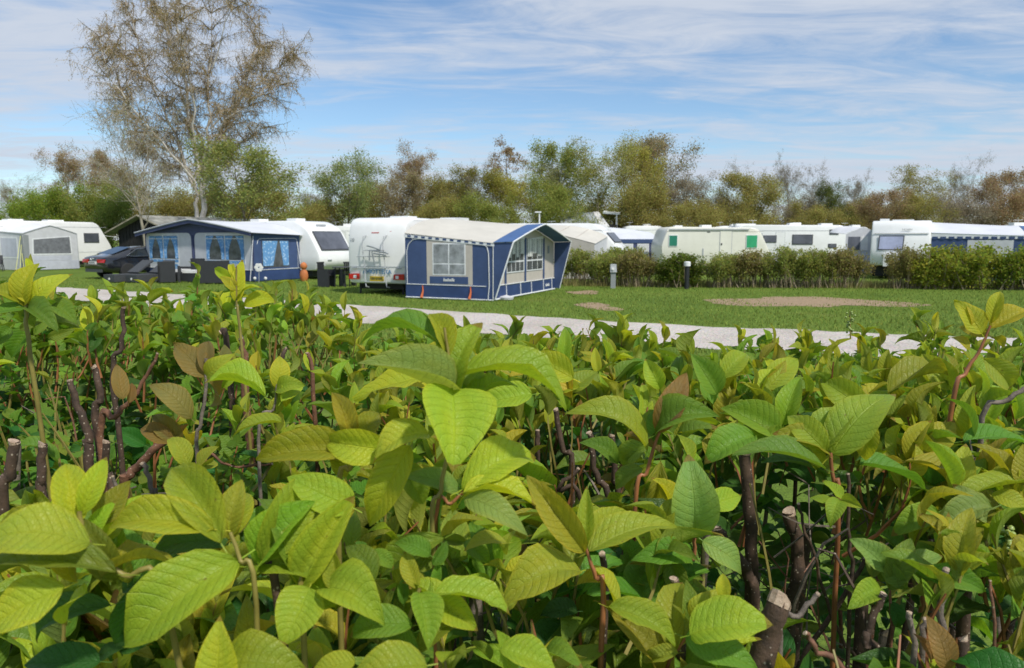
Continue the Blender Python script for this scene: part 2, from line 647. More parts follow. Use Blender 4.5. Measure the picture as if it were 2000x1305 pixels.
    b = nd(nt, 'ShaderNodeBump')
    b.inputs['Strength'].default_value = 0.62
    b.inputs['Distance'].default_value = 0.0012
    hgt = fmath(nt, 'ADD', fmath(nt, 'ADD', fmath(nt, 'MULTIPLY', net, -0.35), fmath(nt, 'MULTIPLY', sw, 0.42)), fmath(nt, 'MULTIPLY', vein, -1.1))
    hgt = fmath(nt, 'ADD', hgt, fmath(nt, 'MULTIPLY', noise_tex(nt, 5.0, 3, 0.55, luv), 1.1))
    lk(nt, hgt, b.inputs['Height'])
    lk(nt, b.outputs[0], p.inputs['Normal'])
    t = nd(nt, 'ShaderNodeBsdfTranslucent')
    tcol = cmix(nt, 1.0, cmix(nt, fmath(nt, 'MULTIPLY', vein, 0.35), col, dark), (1.45, 1.35, 0.55), 'MULTIPLY')
    lk(nt, tcol, t.inputs[0])
    lk(nt, b.outputs[0], t.inputs['Normal'])
    mx = nd(nt, 'ShaderNodeMixShader')
    mx.inputs[0].default_value = 0.44
    lk(nt, p.outputs[0], mx.inputs[1])
    lk(nt, t.outputs[0], mx.inputs[2])
    lk(nt, mx.outputs[0], out.inputs[0])
    return m


LEAF = near_leaf_mat('hedge_leaf')


def ground_mats():
    # lawn
    m, nt, out = new_mat('lawn')
    p = nd(nt, 'ShaderNodeBsdfPrincipled')
    a = noise_tex(nt, 0.35, 5, 0.6)
    b_ = noise_tex(nt, 9, 6, 0.75)
    c = ramp(nt, a, [(0.3, (0.10, 0.165, 0.024)), (0.55, (0.15, 0.225, 0.034)), (0.75, (0.22, 0.245, 0.06))])
    c = cmix(nt, ramp(nt, b_, [(0.4, (0, 0, 0)), (0.7, (0.7, 0.7, 0.7))]), c, (0.075, 0.12, 0.02))
    d = noise_tex(nt, 0.8, 6, 0.7, dist=0.6)
    c = cmix(nt, ramp(nt, d, [(0.64, (0, 0, 0)), (0.8, (0.55, 0.55, 0.55))]), c, (0.25, 0.20, 0.12))
    lk(nt, c, p.inputs['Base Color'])
    p.inputs['Roughness'].default_value = 0.95
    p.inputs['Specular IOR Level'].default_value = 0.1
    bp = nd(nt, 'ShaderNodeBump')
    bp.inputs['Strength'].default_value = 0.8
    bp.inputs['Distance'].default_value = 0.05
    lk(nt, noise_tex(nt, 30, 4), bp.inputs['Height'])
    lk(nt, bp.outputs[0], p.inputs['Normal'])
    lk(nt, p.outputs[0], out.inputs[0])
    MATS['lawn'] = m
    # gravel
    m, nt, out = new_mat('gravel')
    p = nd(nt, 'ShaderNodeBsdfPrincipled')
    v = nd(nt, 'ShaderNodeTexVoronoi')
    v.inputs['Scale'].default_value = 24
    tc = nd(nt, 'ShaderNodeTexCoord')
    lk(nt, tc.outputs['Object'], v.inputs['Vector'])
    c = cmix(nt, 0.5, (0.54, 0.445, 0.355), v.outputs['Color'], 'SOFT_LIGHT')
    hs = nd(nt, 'ShaderNodeHueSaturation')
    hs.inputs['Saturation'].default_value = 0.5
    lk(nt, c, hs.inputs['Color'])
    w = noise_tex(nt, 0.5, 5, 0.6)
    c = cmix(nt, ramp(nt, w, [(0.38, (0, 0, 0)), (0.66, (0.4, 0.4, 0.4))]), hs.outputs[0], (0.30, 0.25, 0.19))
    w2 = noise_tex(nt, 3.0, 6, 0.75, dist=0.5)
    c = cmix(nt, ramp(nt, w2, [(0.58, (0, 0, 0)), (0.72, (0.35, 0.35, 0.35))]), c, (0.24, 0.21, 0.13))
    lk(nt, c, p.inputs['Base Color'])
    p.inputs['Roughness'].default_value = 0.9
    bp = nd(nt, 'ShaderNodeBump')
    bp.inputs['Strength'].default_value = 0.7
    bp.inputs['Distance'].default_value = 0.03
    lk(nt, v.outputs['Distance'], bp.inputs['Height'])
    lk(nt, bp.outputs[0], p.inputs['Normal'])
    lk(nt, p.outputs[0], out.inputs[0])
    MATS['gravel'] = m
    # bare earth: ragged edge so that grass shows through
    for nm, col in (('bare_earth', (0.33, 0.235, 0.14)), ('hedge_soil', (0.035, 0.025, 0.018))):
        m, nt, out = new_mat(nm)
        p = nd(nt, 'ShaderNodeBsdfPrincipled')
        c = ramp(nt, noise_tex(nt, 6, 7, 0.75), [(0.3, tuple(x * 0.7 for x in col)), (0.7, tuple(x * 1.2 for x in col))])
        lk(nt, c, p.inputs['Base Color'])
        p.inputs['Roughness'].default_value = 0.95
        bp = nd(nt, 'ShaderNodeBump')
        bp.inputs['Strength'].default_value = 0.8
        bp.inputs['Distance'].default_value = 0.03
        lk(nt, noise_tex(nt, 25, 5), bp.inputs['Height'])
        lk(nt, bp.outputs[0], p.inputs['Normal'])
        lk(nt, p.outputs[0], out.inputs[0])
        MATS[nm] = m


ground_mats()

# ------------------------------------------------------------------ ground, road
g = MB()
g.add([(-900, -60, 0), (900, -60, 0), (900, 1500, 0), (-900, 1500, 0)], [(0, 1, 2, 3)])
tag(g.build('ground', MATS['lawn']), kind='structure')

ROAD_FAR = [(-40, 41.5), (-28, 34.6), (-16.3, 27.6), (-9.5, 23.7), (-2.7, 19.4), (1.0, 17.0), (4.2, 15.3), (8.4, 13.7), (14, 12.2), (30, 9.5)]
ROAD_W = 3.2


def ragged_strip(far, w, name, mat, z, amp=0.14):
    P = []
    for i in range(len(far) - 1):
        (x0, y0), (x1, y1) = far[i], far[i + 1]
        n = max(2, int(math.hypot(x1 - x0, y1 - y0) / 0.35))
        for k in range(n):
            t = k / n
            P.append((x0 + (x1 - x0) * t, y0 + (y1 - y0) * t))
    vs_, fs = [], []
    for i, (x, y) in enumerate(P):
        a, b = P[max(i - 1, 0)], P[min(i + 1, len(P) - 1)]
        d = Vector((b[0] - a[0], b[1] - a[1]))
        d.normalize()
        nrm = Vector((d.y, -d.x))
        j1, j2 = random.uniform(-amp, amp), random.uniform(-amp, amp)
        for k, off in enumerate((j1, w * 0.33, w * 0.66, w + j2)):
            vs_.append((x + nrm.x * off, y + nrm.y * off, z))
    for i in range(len(P) - 1):
        for k in range(3):
            fs.append((i * 4 + k, i * 4 + k + 1, (i + 1) * 4 + k + 1, (i + 1) * 4 + k))
    m = MB()
    m.add(vs_, [f[::-1] for f in fs])
    return tag(m.build(name, mat), kind='structure')


ragged_strip(ROAD_FAR, ROAD_W, 'gravel_road', MATS['gravel'], 0.008)


def earth_patch(cx, cy, rx, ry, seed, z=0.006, name='bare_earth', mat='bare_earth', rough=0.3):
    rr = random.Random(seed)
    n = 64
    ph = [rr.uniform(0, 6.28) for _ in range(6)]
    pts = []
    for k in range(n):
        a = 2 * math.pi * k / n
        f = 1 + sum(rough / (q + 1) * math.sin((q + 2) * a + ph[q]) for q in range(6)) + rr.uniform(-0.05, 0.05)
        pts.append((cx + rx * f * math.cos(a), cy + ry * f * math.sin(a), z))
    m = MB()
    m.add([(cx, cy, z)] + pts, [(0, 1 + k, 1 + (k + 1) % n) for k in range(n)])
    return tag(m.build(name, MATS[mat]), kind='structure')


earth_patch(gx(1575, 21.6), 21.6, 2.1, 2.2, 3)
earth_patch(gx(1165, 20.1), 20.1, 0.55, 1.0, 5)
earth_patch(gx(1140, 25.4), 25.4, 0.7, 0.7, 6)
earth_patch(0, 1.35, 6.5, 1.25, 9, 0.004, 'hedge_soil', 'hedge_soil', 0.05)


def road_side(x, y):
    """signed distance from the far edge of the road, positive beyond it"""
    for i in range(len(ROAD_FAR) - 1):
        (x0, y0), (x1, y1) = ROAD_FAR[i], ROAD_FAR[i + 1]
        if x0 <= x <= x1:
            t = (x - x0) / (x1 - x0)
            s = math.atan2(y1 - y0, x1 - x0)
            return (y - (y0 + (y1 - y0) * t)) * math.cos(s)
    return 10


def grass_blades():
    pts = []
    patches = [(gx(1575, 21.6), 21.6, 1.9, 1.95), (gx(1165, 20.1), 20.1, 0.42, 0.75), (gx(1140, 25.4), 25.4, 0.5, 0.5)]
    while len(pts) < 90000:
        y = 10 + 26 * random.random() ** 1.3
        x = random.uniform(-0.75, 0.75) * y
        s = road_side(x, y)
        if -ROAD_W - 0.05 < s < 0.03:
            continue
        if any(((x - a) / c) ** 2 + ((y - b) / d) ** 2 < random.uniform(0.15, 1.35) for a, b, c, d in patches):
            continue
        pts.append((x, y, 0))
    P = np.array(pts)
    n = len(P)
    a = rng.uniform(0, 2 * np.pi, n)
    h = rng.uniform(0.025, 0.075, n)
    w = rng.uniform(0.006, 0.016, n)
    lean = rng.uniform(0, 0.8, n) * h
    dx, dy = np.cos(a), np.sin(a)
    V = np.zeros((n, 3, 3))
    V[:, 0] = P + np.stack([-dy * w, dx * w, 0 * w], 1)
    V[:, 1] = P + np.stack([dy * w, -dx * w, 0 * w], 1)
    V[:, 2] = P + np.stack([dx * lean, dy * lean, h], 1)
    F = np.arange(n * 3).reshape(n, 3)
    o = link('grass', mesh_np('grass', V.reshape(-1, 3), F, GRASSM))
    o.color = (0.215, 0.285, 0.06, 1)
    tag(o, 'short green lawn grass between the gravel road and the hedge', 'grass', kind='stuff')


grass_blades()


# ------------------------------------------------------------------ trees
def grow(seed, H, W, base=0.3, limbs=12, subs=7, twigs=6, droop=0.0, upward=0.5, stems=1, env='round', r0=None, level_leaf=10, bend=0.2):
    """returns wood MB and leaf anchors for a tree of height H and crown width W standing on the origin"""
    rr = random.Random(seed)
    mb = MB()
    anchors = []
    r0 = r0 or H * 0.017

    def envf(t):
        if env == 'round':
            return max(0.12, math.sin(math.pi * min(1, max(0, 0.12 + 0.83 * t))) ** 0.75)
        if env == 'cone':
            return max(0.1, (1 - t) ** 0.7)
        if env == 'vase':
            return max(0.2, 0.45 + 0.6 * math.sin(math.pi * min(1, 0.15 + 0.7 * t)))
        return 1

    def walk(p, d, L, r, n, trop, jit, sides, r1=0.35):
        pts, rad = [p], [r]
        for k in range(n):
            d = (d + Vector((rr.gauss(0, jit), rr.gauss(0, jit), rr.gauss(0, jit) + trop))).normalized()
            p = p + d * (L / n)
            pts.append(p)
            rad.append(r * (1 - (1 - r1) * (k + 1) / n))
        mb.tube(pts, rad, sides, cap=False)
        return pts, rad

    for s in range(stems):
        a0 = rr.uniform(0, 6.28)
        lean = 0.0 if stems == 1 else rr.uniform(0.1, 0.35)
        d0 = Vector((math.cos(a0) * lean, math.sin(a0) * lean, 1)).normalized()
        hh = H * (1 if stems == 1 else rr.uniform(0.75, 1))
        tr, trr = walk(Vector((0.06 * s * math.cos(a0), 0.06 * s * math.sin(a0), -0.05)), d0, hh * 0.92, r0 / stems ** 0.4, 8, 0.05, bend * 0.35, 6, 0.12)
        nl = max(3, int(limbs / stems))
        for i in range(nl):
            t = base + (1 - base) * (i + rr.random()) / nl
            f = t * 8
            k = min(7, int(f))
            p = tr[k].lerp(tr[k + 1], f - k)
            e = (t - base) / (1 - base)
            az = i * 2.4 + rr.uniform(-0.6, 0.6)
            el = upward + 0.5 * e + rr.uniform(-0.2, 0.2)
            d = Vector((math.cos(az) * math.cos(el), math.sin(az) * math.cos(el), math.sin(el)))
            L = W * 0.5 * envf(e) * rr.uniform(0.75, 1.15) / max(0.45, math.cos(el) * 0.8 + 0.25)
            lp, lr = walk(p, d, L, trr[k] * 0.55, 5, 0.02, bend, 4)
            for j in range(subs):
                t2 = 0.25 + 0.75 * (j + rr.random()) / subs
                f2 = t2 * 5
                k2 = min(4, int(f2))
                p2 = lp[k2].lerp(lp[k2 + 1], f2 - k2)
                dl = (lp[k2 + 1] - lp[k2]).normalized()
                d2 = (dl + Vector((rr.gauss(0, 0.7), rr.gauss(0, 0.7), rr.gauss(0.1, 0.5)))).normalized()
                L2 = L * rr.uniform(0.3, 0.5) * (1.1 - 0.4 * t2)
                sp_, sr = walk(p2, d2, L2, lr[k2] * 0.5, 3, -droop * 0.25, bend * 1.3, 3)
                for q in range(twigs):
                    t3 = 0.2 + 0.8 * (q + rr.random()) / twigs
                    f3 = t3 * 3
                    k3 = min(2, int(f3))
                    p3 = sp_[k3].lerp(sp_[k3 + 1], f3 - k3)
                    d3 = (d2 + Vector((rr.gauss(0, 0.7), rr.gauss(0, 0.7), rr.gauss(0.1, 0.5) - droop))).normalized()
                    L3 = L2 * rr.uniform(0.35, 0.75) + 0.15
                    tp, _ = walk(p3, d3, L3, max(0.008, sr[k3] * 0.45), 2, -droop * 0.6, bend * 1.4, 3, 0.5)
                    for w in range(level_leaf):
                        t4 = 0.15 + 0.85 * rr.random()
                        f4 = t4 * 2
                        k4 = min(1, int(f4))
                        anchors.append(tp[k4].lerp(tp[k4 + 1], f4 - k4))
    return mb, np.array([tuple(a) for a in anchors])


def cards(name, A, size, spread, seed, aspect=0.6, hang=0.0):
    r = np.random.default_rng(seed)
    n = len(A)
    c = A + r.normal(0, spread, (n, 3))
    d = r.normal(0, 1, (n, 3))
    d[:, 2] -= hang
    d /= np.linalg.norm(d, axis=1)[:, None]
    e = r.normal(0, 1, (n, 3))
    e -= d * (d * e).sum(1)[:, None]
    e /= np.linalg.norm(e, axis=1)[:, None]
    s = (size * r.uniform(0.55, 1.35, n))[:, None]
    V = np.zeros((n, 4, 3))
    V[:, 0] = c - d * s * 0.5
    V[:, 1] = c + e * s * aspect * 0.5
    V[:, 2] = c + d * s * 0.5
    V[:, 3] = c - e * s * aspect * 0.5
    return mesh_np(name, V.reshape(-1, 3), np.arange(4 * n).reshape(n, 4), CARD)


PROTO = {}


def proto(kind, variant):
    key = (kind, variant)
    if key in PROTO:
        return PROTO[key]
    sd = hash(kind) % 1 + variant * 31 + {'green': 1, 'birch': 2, 'bare': 3, 'bush': 4, 'thin': 5, 'airy': 6}[kind] * 101
    if kind == 'green':     # rounded leafing tree, 10 m high
        mb, A = grow(sd, 10, 7.5, 0.18, 15, 7, 6, 0.0, 0.45, 1, 'round', level_leaf=34)
        me = cards('crown', A, 0.145, 0.3, sd)
        bark = BARK
    elif kind == 'birch':   # brown budding birch with hanging twigs
        mb, A = grow(sd, 10, 5, 0.12, 22, 7, 6, 0.4, 0.75, 1, 'round', level_leaf=26)
        me = cards('crown', A, 0.17, 0.18, sd, 0.28, 1.0)
        bark = BIRCHB
    elif kind == 'bare':    # bare grey crown with a few buds
        mb, A = grow(sd, 10, 7, 0.25, 15, 8, 8, 0.0, 0.85, 1, 'vase', level_leaf=16)
        me = cards('crown', A, 0.32, 0.16, sd, 0.085, -0.6)
        bark = BARKD
    elif kind == 'airy':    # light open crown, pale stems
        mb, A = grow(sd, 10, 6.5, 0.3, 13, 7, 6, 0.1, 0.8, 2, 'vase', level_leaf=30)
        me = cards('crown', A, 0.15, 0.2, sd)
        bark = BARKP
    elif kind == 'thin':    # thin tall birch top
        mb, A = grow(sd, 10, 3, 0.55, 12, 6, 6, 0.6, 0.6, 1, 'round', level_leaf=7)
        me = cards('crown', A, 0.17, 0.1, sd, 0.45, 1.0)
        bark = BARKBR
    else:                   # dense bush leafing down to the ground
        mb, A = grow(sd, 10, 11, 0.03, 22, 7, 6, 0.0, 0.35, 4, 'round', level_leaf=46)
        me = cards('crown', A, 0.2, 0.5, sd)
        bark = BARKBR
    tm = mb.mesh('trunk', bark, 60)
    c0 = np.median(A[:, :2], axis=0)
    h0 = float(np.percentile(A[:, 2], 99.6))
    w0 = 2 * float(np.percentile(np.abs(A[:, :2] - c0), 98.0))
    PROTO[key] = (tm, me, h0, w0)
    return PROTO[key]


def tree(kind, variant, px, top, hw, Y, col, label, name='tree', cat='tree', group='trees beyond the caravans', sink=0.0):
    x = gx(px, Y)
    h = gz(top - 9, Y) + sink
    w = 2 * hw / FPX * Y
    tm, cm, h0, w0 = proto(kind, variant)
    t = thing(name, label, cat, (x, Y, 0), random.uniform(0, 6.28), group)
    sxy = w / w0
    a = link('trunk', tm, t)
    b = link('crown', cm, t)
    for o in (a, b):
        o.scale = (sxy, sxy, h / h0)
    b.color = (*col, 1)
    return t


OL = (0.37, 0.335, 0.10)
GR = (0.32, 0.355, 0.085)
DG = (0.16, 0.22, 0.05)
BG_ = (0.27, 0.35, 0.055)
YG = (0.47, 0.44, 0.10)
BR = (0.39, 0.285, 0.15)
RB = (0.36, 0.30, 0.155)
GY = (0.36, 0.315, 0.22)
TREES = [
    # kind, variant, px, top, half width, Y, colour, label
    ('bare', 0, 38, 352, 42, 84, RB, 'small bare purplish tree at the far left end of the tree line'),
    ('birch', 0, 133, 292, 44, 78, BR, 'tall rusty brown birch at the left, left one of a pair'),
    ('birch', 1, 196, 305, 42, 80, BR, 'tall rusty brown birch at the left, right one of a pair'),
    ('green', 0, 268, 325, 58, 70, RB, 'brown leafed round tree behind the dark shed, left of the big birch'),
    ('bush', 0, 30, 388, 62, 62, BG_, 'bright green bush above the caravan at the left edge'),
    ('bush', 1, 108, 374, 62, 60, BG_, 'bright green bush above the grey awning roof'),
    ('bush', 0, 178, 368, 58, 61, GR, 'green bush above the round roof end of the left caravan'),
    ('bush', 1, 228, 385, 50, 59, DG, 'dark green bush behind the left side of the dark shed'),
    ('bush', 0, 318, 378, 60, 64, OL, 'olive brown bush above the shed roof left of the birch trunk'),
    ('bush', 1, 372, 385, 50, 66, OL, 'olive bush just behind the trunk of the big birch'),
    ('green', 1, 497, 296, 92, 47, (0.34, 0.37, 0.11), 'leafing green tree beside the right of the big birch'),
    ('bush', 0, 520, 360, 78, 62, OL, 'low olive bush under the leafing tree right of the birch'),
    ('bare', 1, 610, 372, 45, 66, GY, 'sparse bare tree in the gap above the white sloping caravan front'),
    ('green', 0, 672, 308, 72, 60, (0.31, 0.36, 0.12), 'round fresh green tree behind the caravan with the bike rack'),
    ('bush', 1, 700, 372, 60, 66, OL, 'low olive bush at the foot of the round fresh green tree'),
    ('green', 1, 768, 352, 55, 66, RB, 'brownish tree between the round green tree and the rusty birch'),
    ('birch', 0, 812, 292, 46, 72, BR, 'rusty brown birch rising alone above the cream awning roof'),
    ('green', 0, 872, 352, 55, 68, OL, 'olive tree right of the rusty birch above the cream awning'),
    ('bare', 0, 918, 322, 40, 64, GY, 'thin bare tree with slanting twigs above the cream awning'),
    ('green', 1, 950, 342, 58, 66, (0.32, 0.30, 0.065), 'yellow olive tree left of the thin topped birch'),
    ('thin', 0, 1000, 280, 36, 74, BR, 'slender birch whose hanging top stands out above the tree line'),
    ('green', 0, 1012, 346, 52, 64, YG, 'yellow green tree below the slender birch top'),
    ('airy', 0, 1058, 322, 50, 66, (0.30, 0.31, 0.12), 'airy pale green tree right of the slender birch'),
    ('bush', 1, 1085, 360, 60, 62, GR, 'green bush behind the white lamp post'),
    ('green', 1, 1118, 294, 62, 68, GR, 'tall green tree above the house with the grey roof'),
    ('airy', 1, 1182, 276, 62, 64, (0.36, 0.36, 0.10), 'open yellow green tree with forked pale trunk'),
    ('green', 0, 1240, 284, 52, 68, YG, 'yellow green tree left of the biggest brown tree'),
    ('green', 1, 1292, 272, 64, 70, RB, 'biggest brown olive tree of the line, right of the middle'),
    ('bush', 0, 1250, 358, 66, 64, OL, 'brown olive bush between the open tree and the biggest tree'),
    ('green', 0, 1348, 346, 56, 66, GY, 'grey olive tree right of the biggest brown tree'),
    ('bare', 1, 1408, 372, 40, 70, GY, 'low bare tree above the left part of the cream caravan roof'),
    ('bare', 0, 1468, 328, 44, 80, GY, 'bare grey tree rising behind the round olive tree, left one'),
    ('bare', 1, 1530, 314, 36, 78, GY, 'bare grey tree rising behind the round olive tree, right one'),
    ('green', 1, 1488, 348, 66, 64, OL, 'round olive tree above the caravan with green windows'),
    ('bare', 0, 1598, 336, 52, 72, GY, 'bare flat topped tree above the white caravan with two windows'),
    ('green', 0, 1622, 362, 32, 66, (0.14, 0.17, 0.045), 'narrow dark green tree between two bare trees'),
    ('bare', 1, 1664, 344, 30, 70, GY, 'small bare tree standing above the gap between two caravans'),
    ('bush', 1, 1600, 408, 56, 64, OL, 'low olive bush behind the white caravan with two windows'),
    ('green', 1, 1715, 380, 48, 62, BR, 'low brown tree behind the caravan with the pale end window'),
    ('airy', 0, 1796, 332, 46, 70, OL, 'tall open olive tree above the scalloped awning roof'),
    ('green', 0, 1800, 380, 52, 62, OL, 'round olive tree at the foot of the tall open tree'),
    ('bare', 0, 1870, 318, 40, 76, GY, 'tall bare grey tree near the right end of the line'),
    ('bush', 0, 1882, 388, 62, 64, GY, 'low grey olive bush under the tall bare tree'),
    ('green', 1, 1946, 342, 52, 66, BR, 'brown tree near the right edge with twiggy top'),
    ('bush', 1, 1992, 375, 62, 62, BR, 'brown bush at the right edge of the tree line'),
    ('bush', 0, 1410, 405, 60, 62, OL, 'low olive bush behind the left part of the cream caravan'),
    ('bush', 1, 850, 395, 60, 60, OL, 'low olive bush behind the ridge of the cream awning'),
    ('bush', 0, 960, 392, 62, 60, GR, 'low green bush behind the right part of the cream awning'),
    ('bush', 0, 1160, 405, 60, 76, OL, 'low olive bush behind the house with the grey roof'),
    ('bush', 1, 600, 408, 55, 58, OL, 'low olive bush above the white caravan with the sloping front'),
    ('bush', 1, 1340, 400, 60, 61, OL, 'low olive bush between the biggest tree and the cream caravan'),
    ('green', 1, 905, 365, 50, 72, OL, 'olive tree half hidden behind the thin slanting bare tree'),
    ('green', 0, 735, 365, 42, 74, RB, 'brownish tree between the round green tree and the brownish tree'),
    ('bush', 1, 1430, 398, 66, 70, OL, 'olive bush between the low bare tree and the round olive tree'),
    ('bush', 0, 1555, 396, 50, 70, GY, 'grey olive bush left of the flat topped bare tree'),
    ('bush', 1, 1655, 398, 46, 70, OL, 'olive bush below the small bare tree above the caravan gap'),
    ('bush', 1, 1745, 400, 50, 68, RB, 'brown bush between the low brown tree and the tall open olive tree'),
    ('bush', 0, 625, 392, 46, 62, OL, 'olive bush under the sparse bare tree in the gap'),
    ('bush', 1, 440, 380, 60, 60, OL, 'olive bush right behind the slate blue awning ridge'),
    ('bush', 0, 1700, 415, 70, 72, OL, 'low olive bush behind the low brown tree'),
]
for T in TREES:
    tree(*T)


def big_birch():
    Y = 50
    x = gx(397, Y)
    t = thing('birch_tree', 'big airy birch with several pale stems towering over the caravans', 'tree', (x, Y, 0), 0)
    rr = random.Random(5)
    wood = MB()
    twig = MB()
    anchors = []
    # two joined boles, then stems given as spreading curves (x, z in metres seen from the camera side)
    k = Y / FPX

    def P(px, py, dy=0):
        return Vector(((px - 397) * k * 0.94 + 0.15, dy, 1.8 + (468 - py) * k))
    stems = [
        ([P(399, 520), P(399, 425), P(398, 380), P(392, 330), P(380, 250), P(372, 160), P(368, 70), P(370, -20)], 0.34),
        ([P(383, 520), P(385, 428), P(388, 385), P(372, 330), P(352, 270), P(318, 200), P(290, 120), P(270, 40)], 0.24),
        ([P(398, 390), P(405, 340), P(415, 260), P(425, 190), P(432, 110), P(440, 20)], 0.19),
        ([P(400, 375), P(415, 330), P(428, 285), P(458, 235), P(500, 170), P(530, 110)], 0.17),
        ([P(390, 385), P(372, 345), P(345, 310), P(305, 280), P(270, 240), P(245, 190)], 0.14),
        ([P(400, 350, -0.5), P(425, 300, -1), P(470, 250, -1.5), P(530, 215, -2), P(585, 190, -2)], 0.13),
        ([P(395, 350, 0.6), P(385, 280, 1.5), P(345, 200, 2.2), P(310, 110, 2.6), P(300, 30, 2.8)], 0.14),
        ([P(400, 340, 0.5), P(420, 270, 1.6), P(465, 180, 2.4), P(490, 90, 2.8), P(480, 10, 3)], 0.14),
        ([P(392, 360, -0.5), P(360, 310, -1.4), P(315, 250, -2.2), P(262, 180, -2.6), P(250, 110, -2.4)], 0.13),
        ([P(396, 310, -0.4), P(402, 230, -1.2), P(405, 140, -1.8), P(400, 50, -2.2)], 0.13),
        ([P(405, 380, -0.4), P(440, 335, -1), P(490, 300, -1.4), P(545, 265, -1.6)], 0.09),
        ([P(388, 375, 0.3), P(350, 345, 0.8), P(305, 325, 1.2), P(265, 290, 1.2)], 0.08),
        ([P(384, 255, 0), P(330, 190, -0.6), P(290, 150, -1), P(245, 95, -1)], 0.09),
        ([P(420, 260, 0), P(480, 200, 0.6), P(545, 150, 1), P(585, 120, 1)], 0.09),
        ([P(372, 160, 0), P(335, 80, 0.8), P(310, 10, 1)], 0.08),
        ([P(430, 150, 0), P(470, 70, -0.6), P(500, 10, -0.8)], 0.08),
    ]
    for pts, r in stems:
        Q = []
        for i in range(len(pts) - 1):
            for s in range(3):
                p = pts[i].lerp(pts[i + 1], s / 3)
                if i + s > 0:
                    p = p + Vector((rr.gauss(0, 0.07), rr.gauss(0, 0.1), 0))
                Q.append(p)
        Q.append(pts[-1])
        n = len(Q)
        wood.tube(Q, [0.64 * r * (1 - 0.88 * i / (n - 1)) for i in range(n)], 7, cap=False)
        for i in range(4, n):
            cnt = 4 if i < n * 0.5 else 6
            if i / n < 0.3:
                cnt = 1
            for c in range(cnt):
                d = (Q[i] - Q[i - 1]).normalized()
                d2 = (d * 0.7 + Vector((rr.gauss(0, 0.75), rr.gauss(0, 0.75), rr.gauss(0.1, 0.45)))).normalized()
                L = rr.uniform(1.2, 3.3) * (1.05 - 0.42 * i / n)
                p = Q[i]
                br = [p]
                for s in range(4):
                    d2 = (d2 + Vector((rr.gauss(0, 0.18), rr.gauss(0, 0.18), rr.gauss(0, 0.15) - 0.06))).normalized()
                    p = p + d2 * L / 4
                    br.append(p)
                twig.tube(br, [0.035, 0.028, 0.021, 0.015, 0.01], 3, cap=False)
                clump = rr.random() < 0.16
                for q in range(11):
                    f = 0.2 + 0.8 * rr.random()
                    kk = min(3, int(f * 4))
                    p2 = br[kk].lerp(br[kk + 1], f * 4 - kk)
                    d3 = Vector((rr.gauss(0, 0.7), rr.gauss(0, 0.7), rr.gauss(-0.25, 0.5))).normalized()
                    L3 = rr.uniform(0.4, 1.15)
                    tp = [p2]
                    pp = p2
                    for s in range(3):
                        d3 = (d3 + Vector((rr.gauss(0, 0.15), rr.gauss(0, 0.15), -0.35))).normalized()
                        pp = pp + d3 * L3 / 3
                        tp.append(pp)
                    twig.tube(tp, [0.014, 0.011, 0.009, 0.006], 3, cap=False)
                    for w in range(20 if clump else 7):
                        f4 = rr.random() * 3
                        k4 = min(2, int(f4))
                        anchors.append(tuple(tp[k4].lerp(tp[k4 + 1], f4 - k4)))
    wood.build('trunk', BIRCHB, t, angle=60)
    tw = twig.build('twigs', BARKBR, t, angle=60)
    tw['kind'] = 'stuff'
    A = np.array(anchors)
    c = link('crown', cards('crown', A, 0.085, 0.13, 9, 0.4, 1.0), t)
    c.color = (0.40, 0.30, 0.12, 1)


big_birch()


def near_bare_tree():
    Y = 40.5
    t = thing('bare_tree', 'small bare spreading tree with grey trunk in front of the dark shed', 'tree', (gx(290, Y), Y, 0), 0.6)
    mb, A = grow(77, 6.2, 5.4, 0.42, 15, 8, 8, 0.0, 0.75, 1, 'vase', r0=0.12, level_leaf=2)
    mb.build('trunk', BARKP, t, angle=60)
    c = link('crown', cards('crown', A, 0.07, 0.05, 3), t)
    c.color = (*OL, 1)


near_bare_tree()


# ------------------------------------------------------------------ caravans
def rounded(poly, rad, n=4):
    """polygon (x,z) with rounded corners; rad per corner"""
    out = []
    m = len(poly)
    for i in range(m):
        p, a, b = Vector(poly[i]), Vector(poly[i - 1]), Vector(poly[(i + 1) % m])
        r = rad[i] if isinstance(rad, (list, tuple)) else rad
        if r <= 0:
            out.append(tuple(p))
            continue
        u, v = (a - p).normalized(), (b - p).normalized()
        r = min(r, (a - p).length * 0.45, (b - p).length * 0.45)
        p0, p1 = p + u * r, p + v * r
        for k in range(n + 1):
            t = k / n
            q = p0.lerp(p, t).lerp(p.lerp(p1, t), t)
            out.append(tuple(q))
    return out


def body_mesh(prof, W, edge=0.06):
    """side profile (x,z), counter-clockwise seen from y = -inf, lofted from y=0 to W with softened side edges"""
    cx = sum(p[0] for p in prof) / len(prof)
    cz = sum(p[1] for p in prof) / len(prof)

    def inset(d):
        o = []
        for x, z in prof:
            v = Vector((x - cx, z - cz))
            s = max(0.0, 1 - d / max(v.length, 1e-3))
            o.append((cx + v.x * s, cz + v.y * s))
        return o
    mb = MB()
    rows = [(0, inset(edge)), (edge * 0.3, inset(edge * 0.3)), (edge, prof), (W - edge, prof), (W - edge * 0.3, inset(edge * 0.3)), (W, inset(edge))]
    n = len(prof)
    vs_, fs = [], []
    for y, pr in rows:
        vs_ += [(x, y, z) for x, z in pr]
    for r in range(len(rows) - 1):
        for k in range(n):
            k2 = (k + 1) % n
            fs.append((r * n + k, (r + 1) * n + k, (r + 1) * n + k2, r * n + k2))
    fs.append(tuple(range(n)))
    fs.append(tuple((len(rows) - 1) * n + k for k in range(n - 1, -1, -1)))
    mb.add(vs_, fs)
    return mb


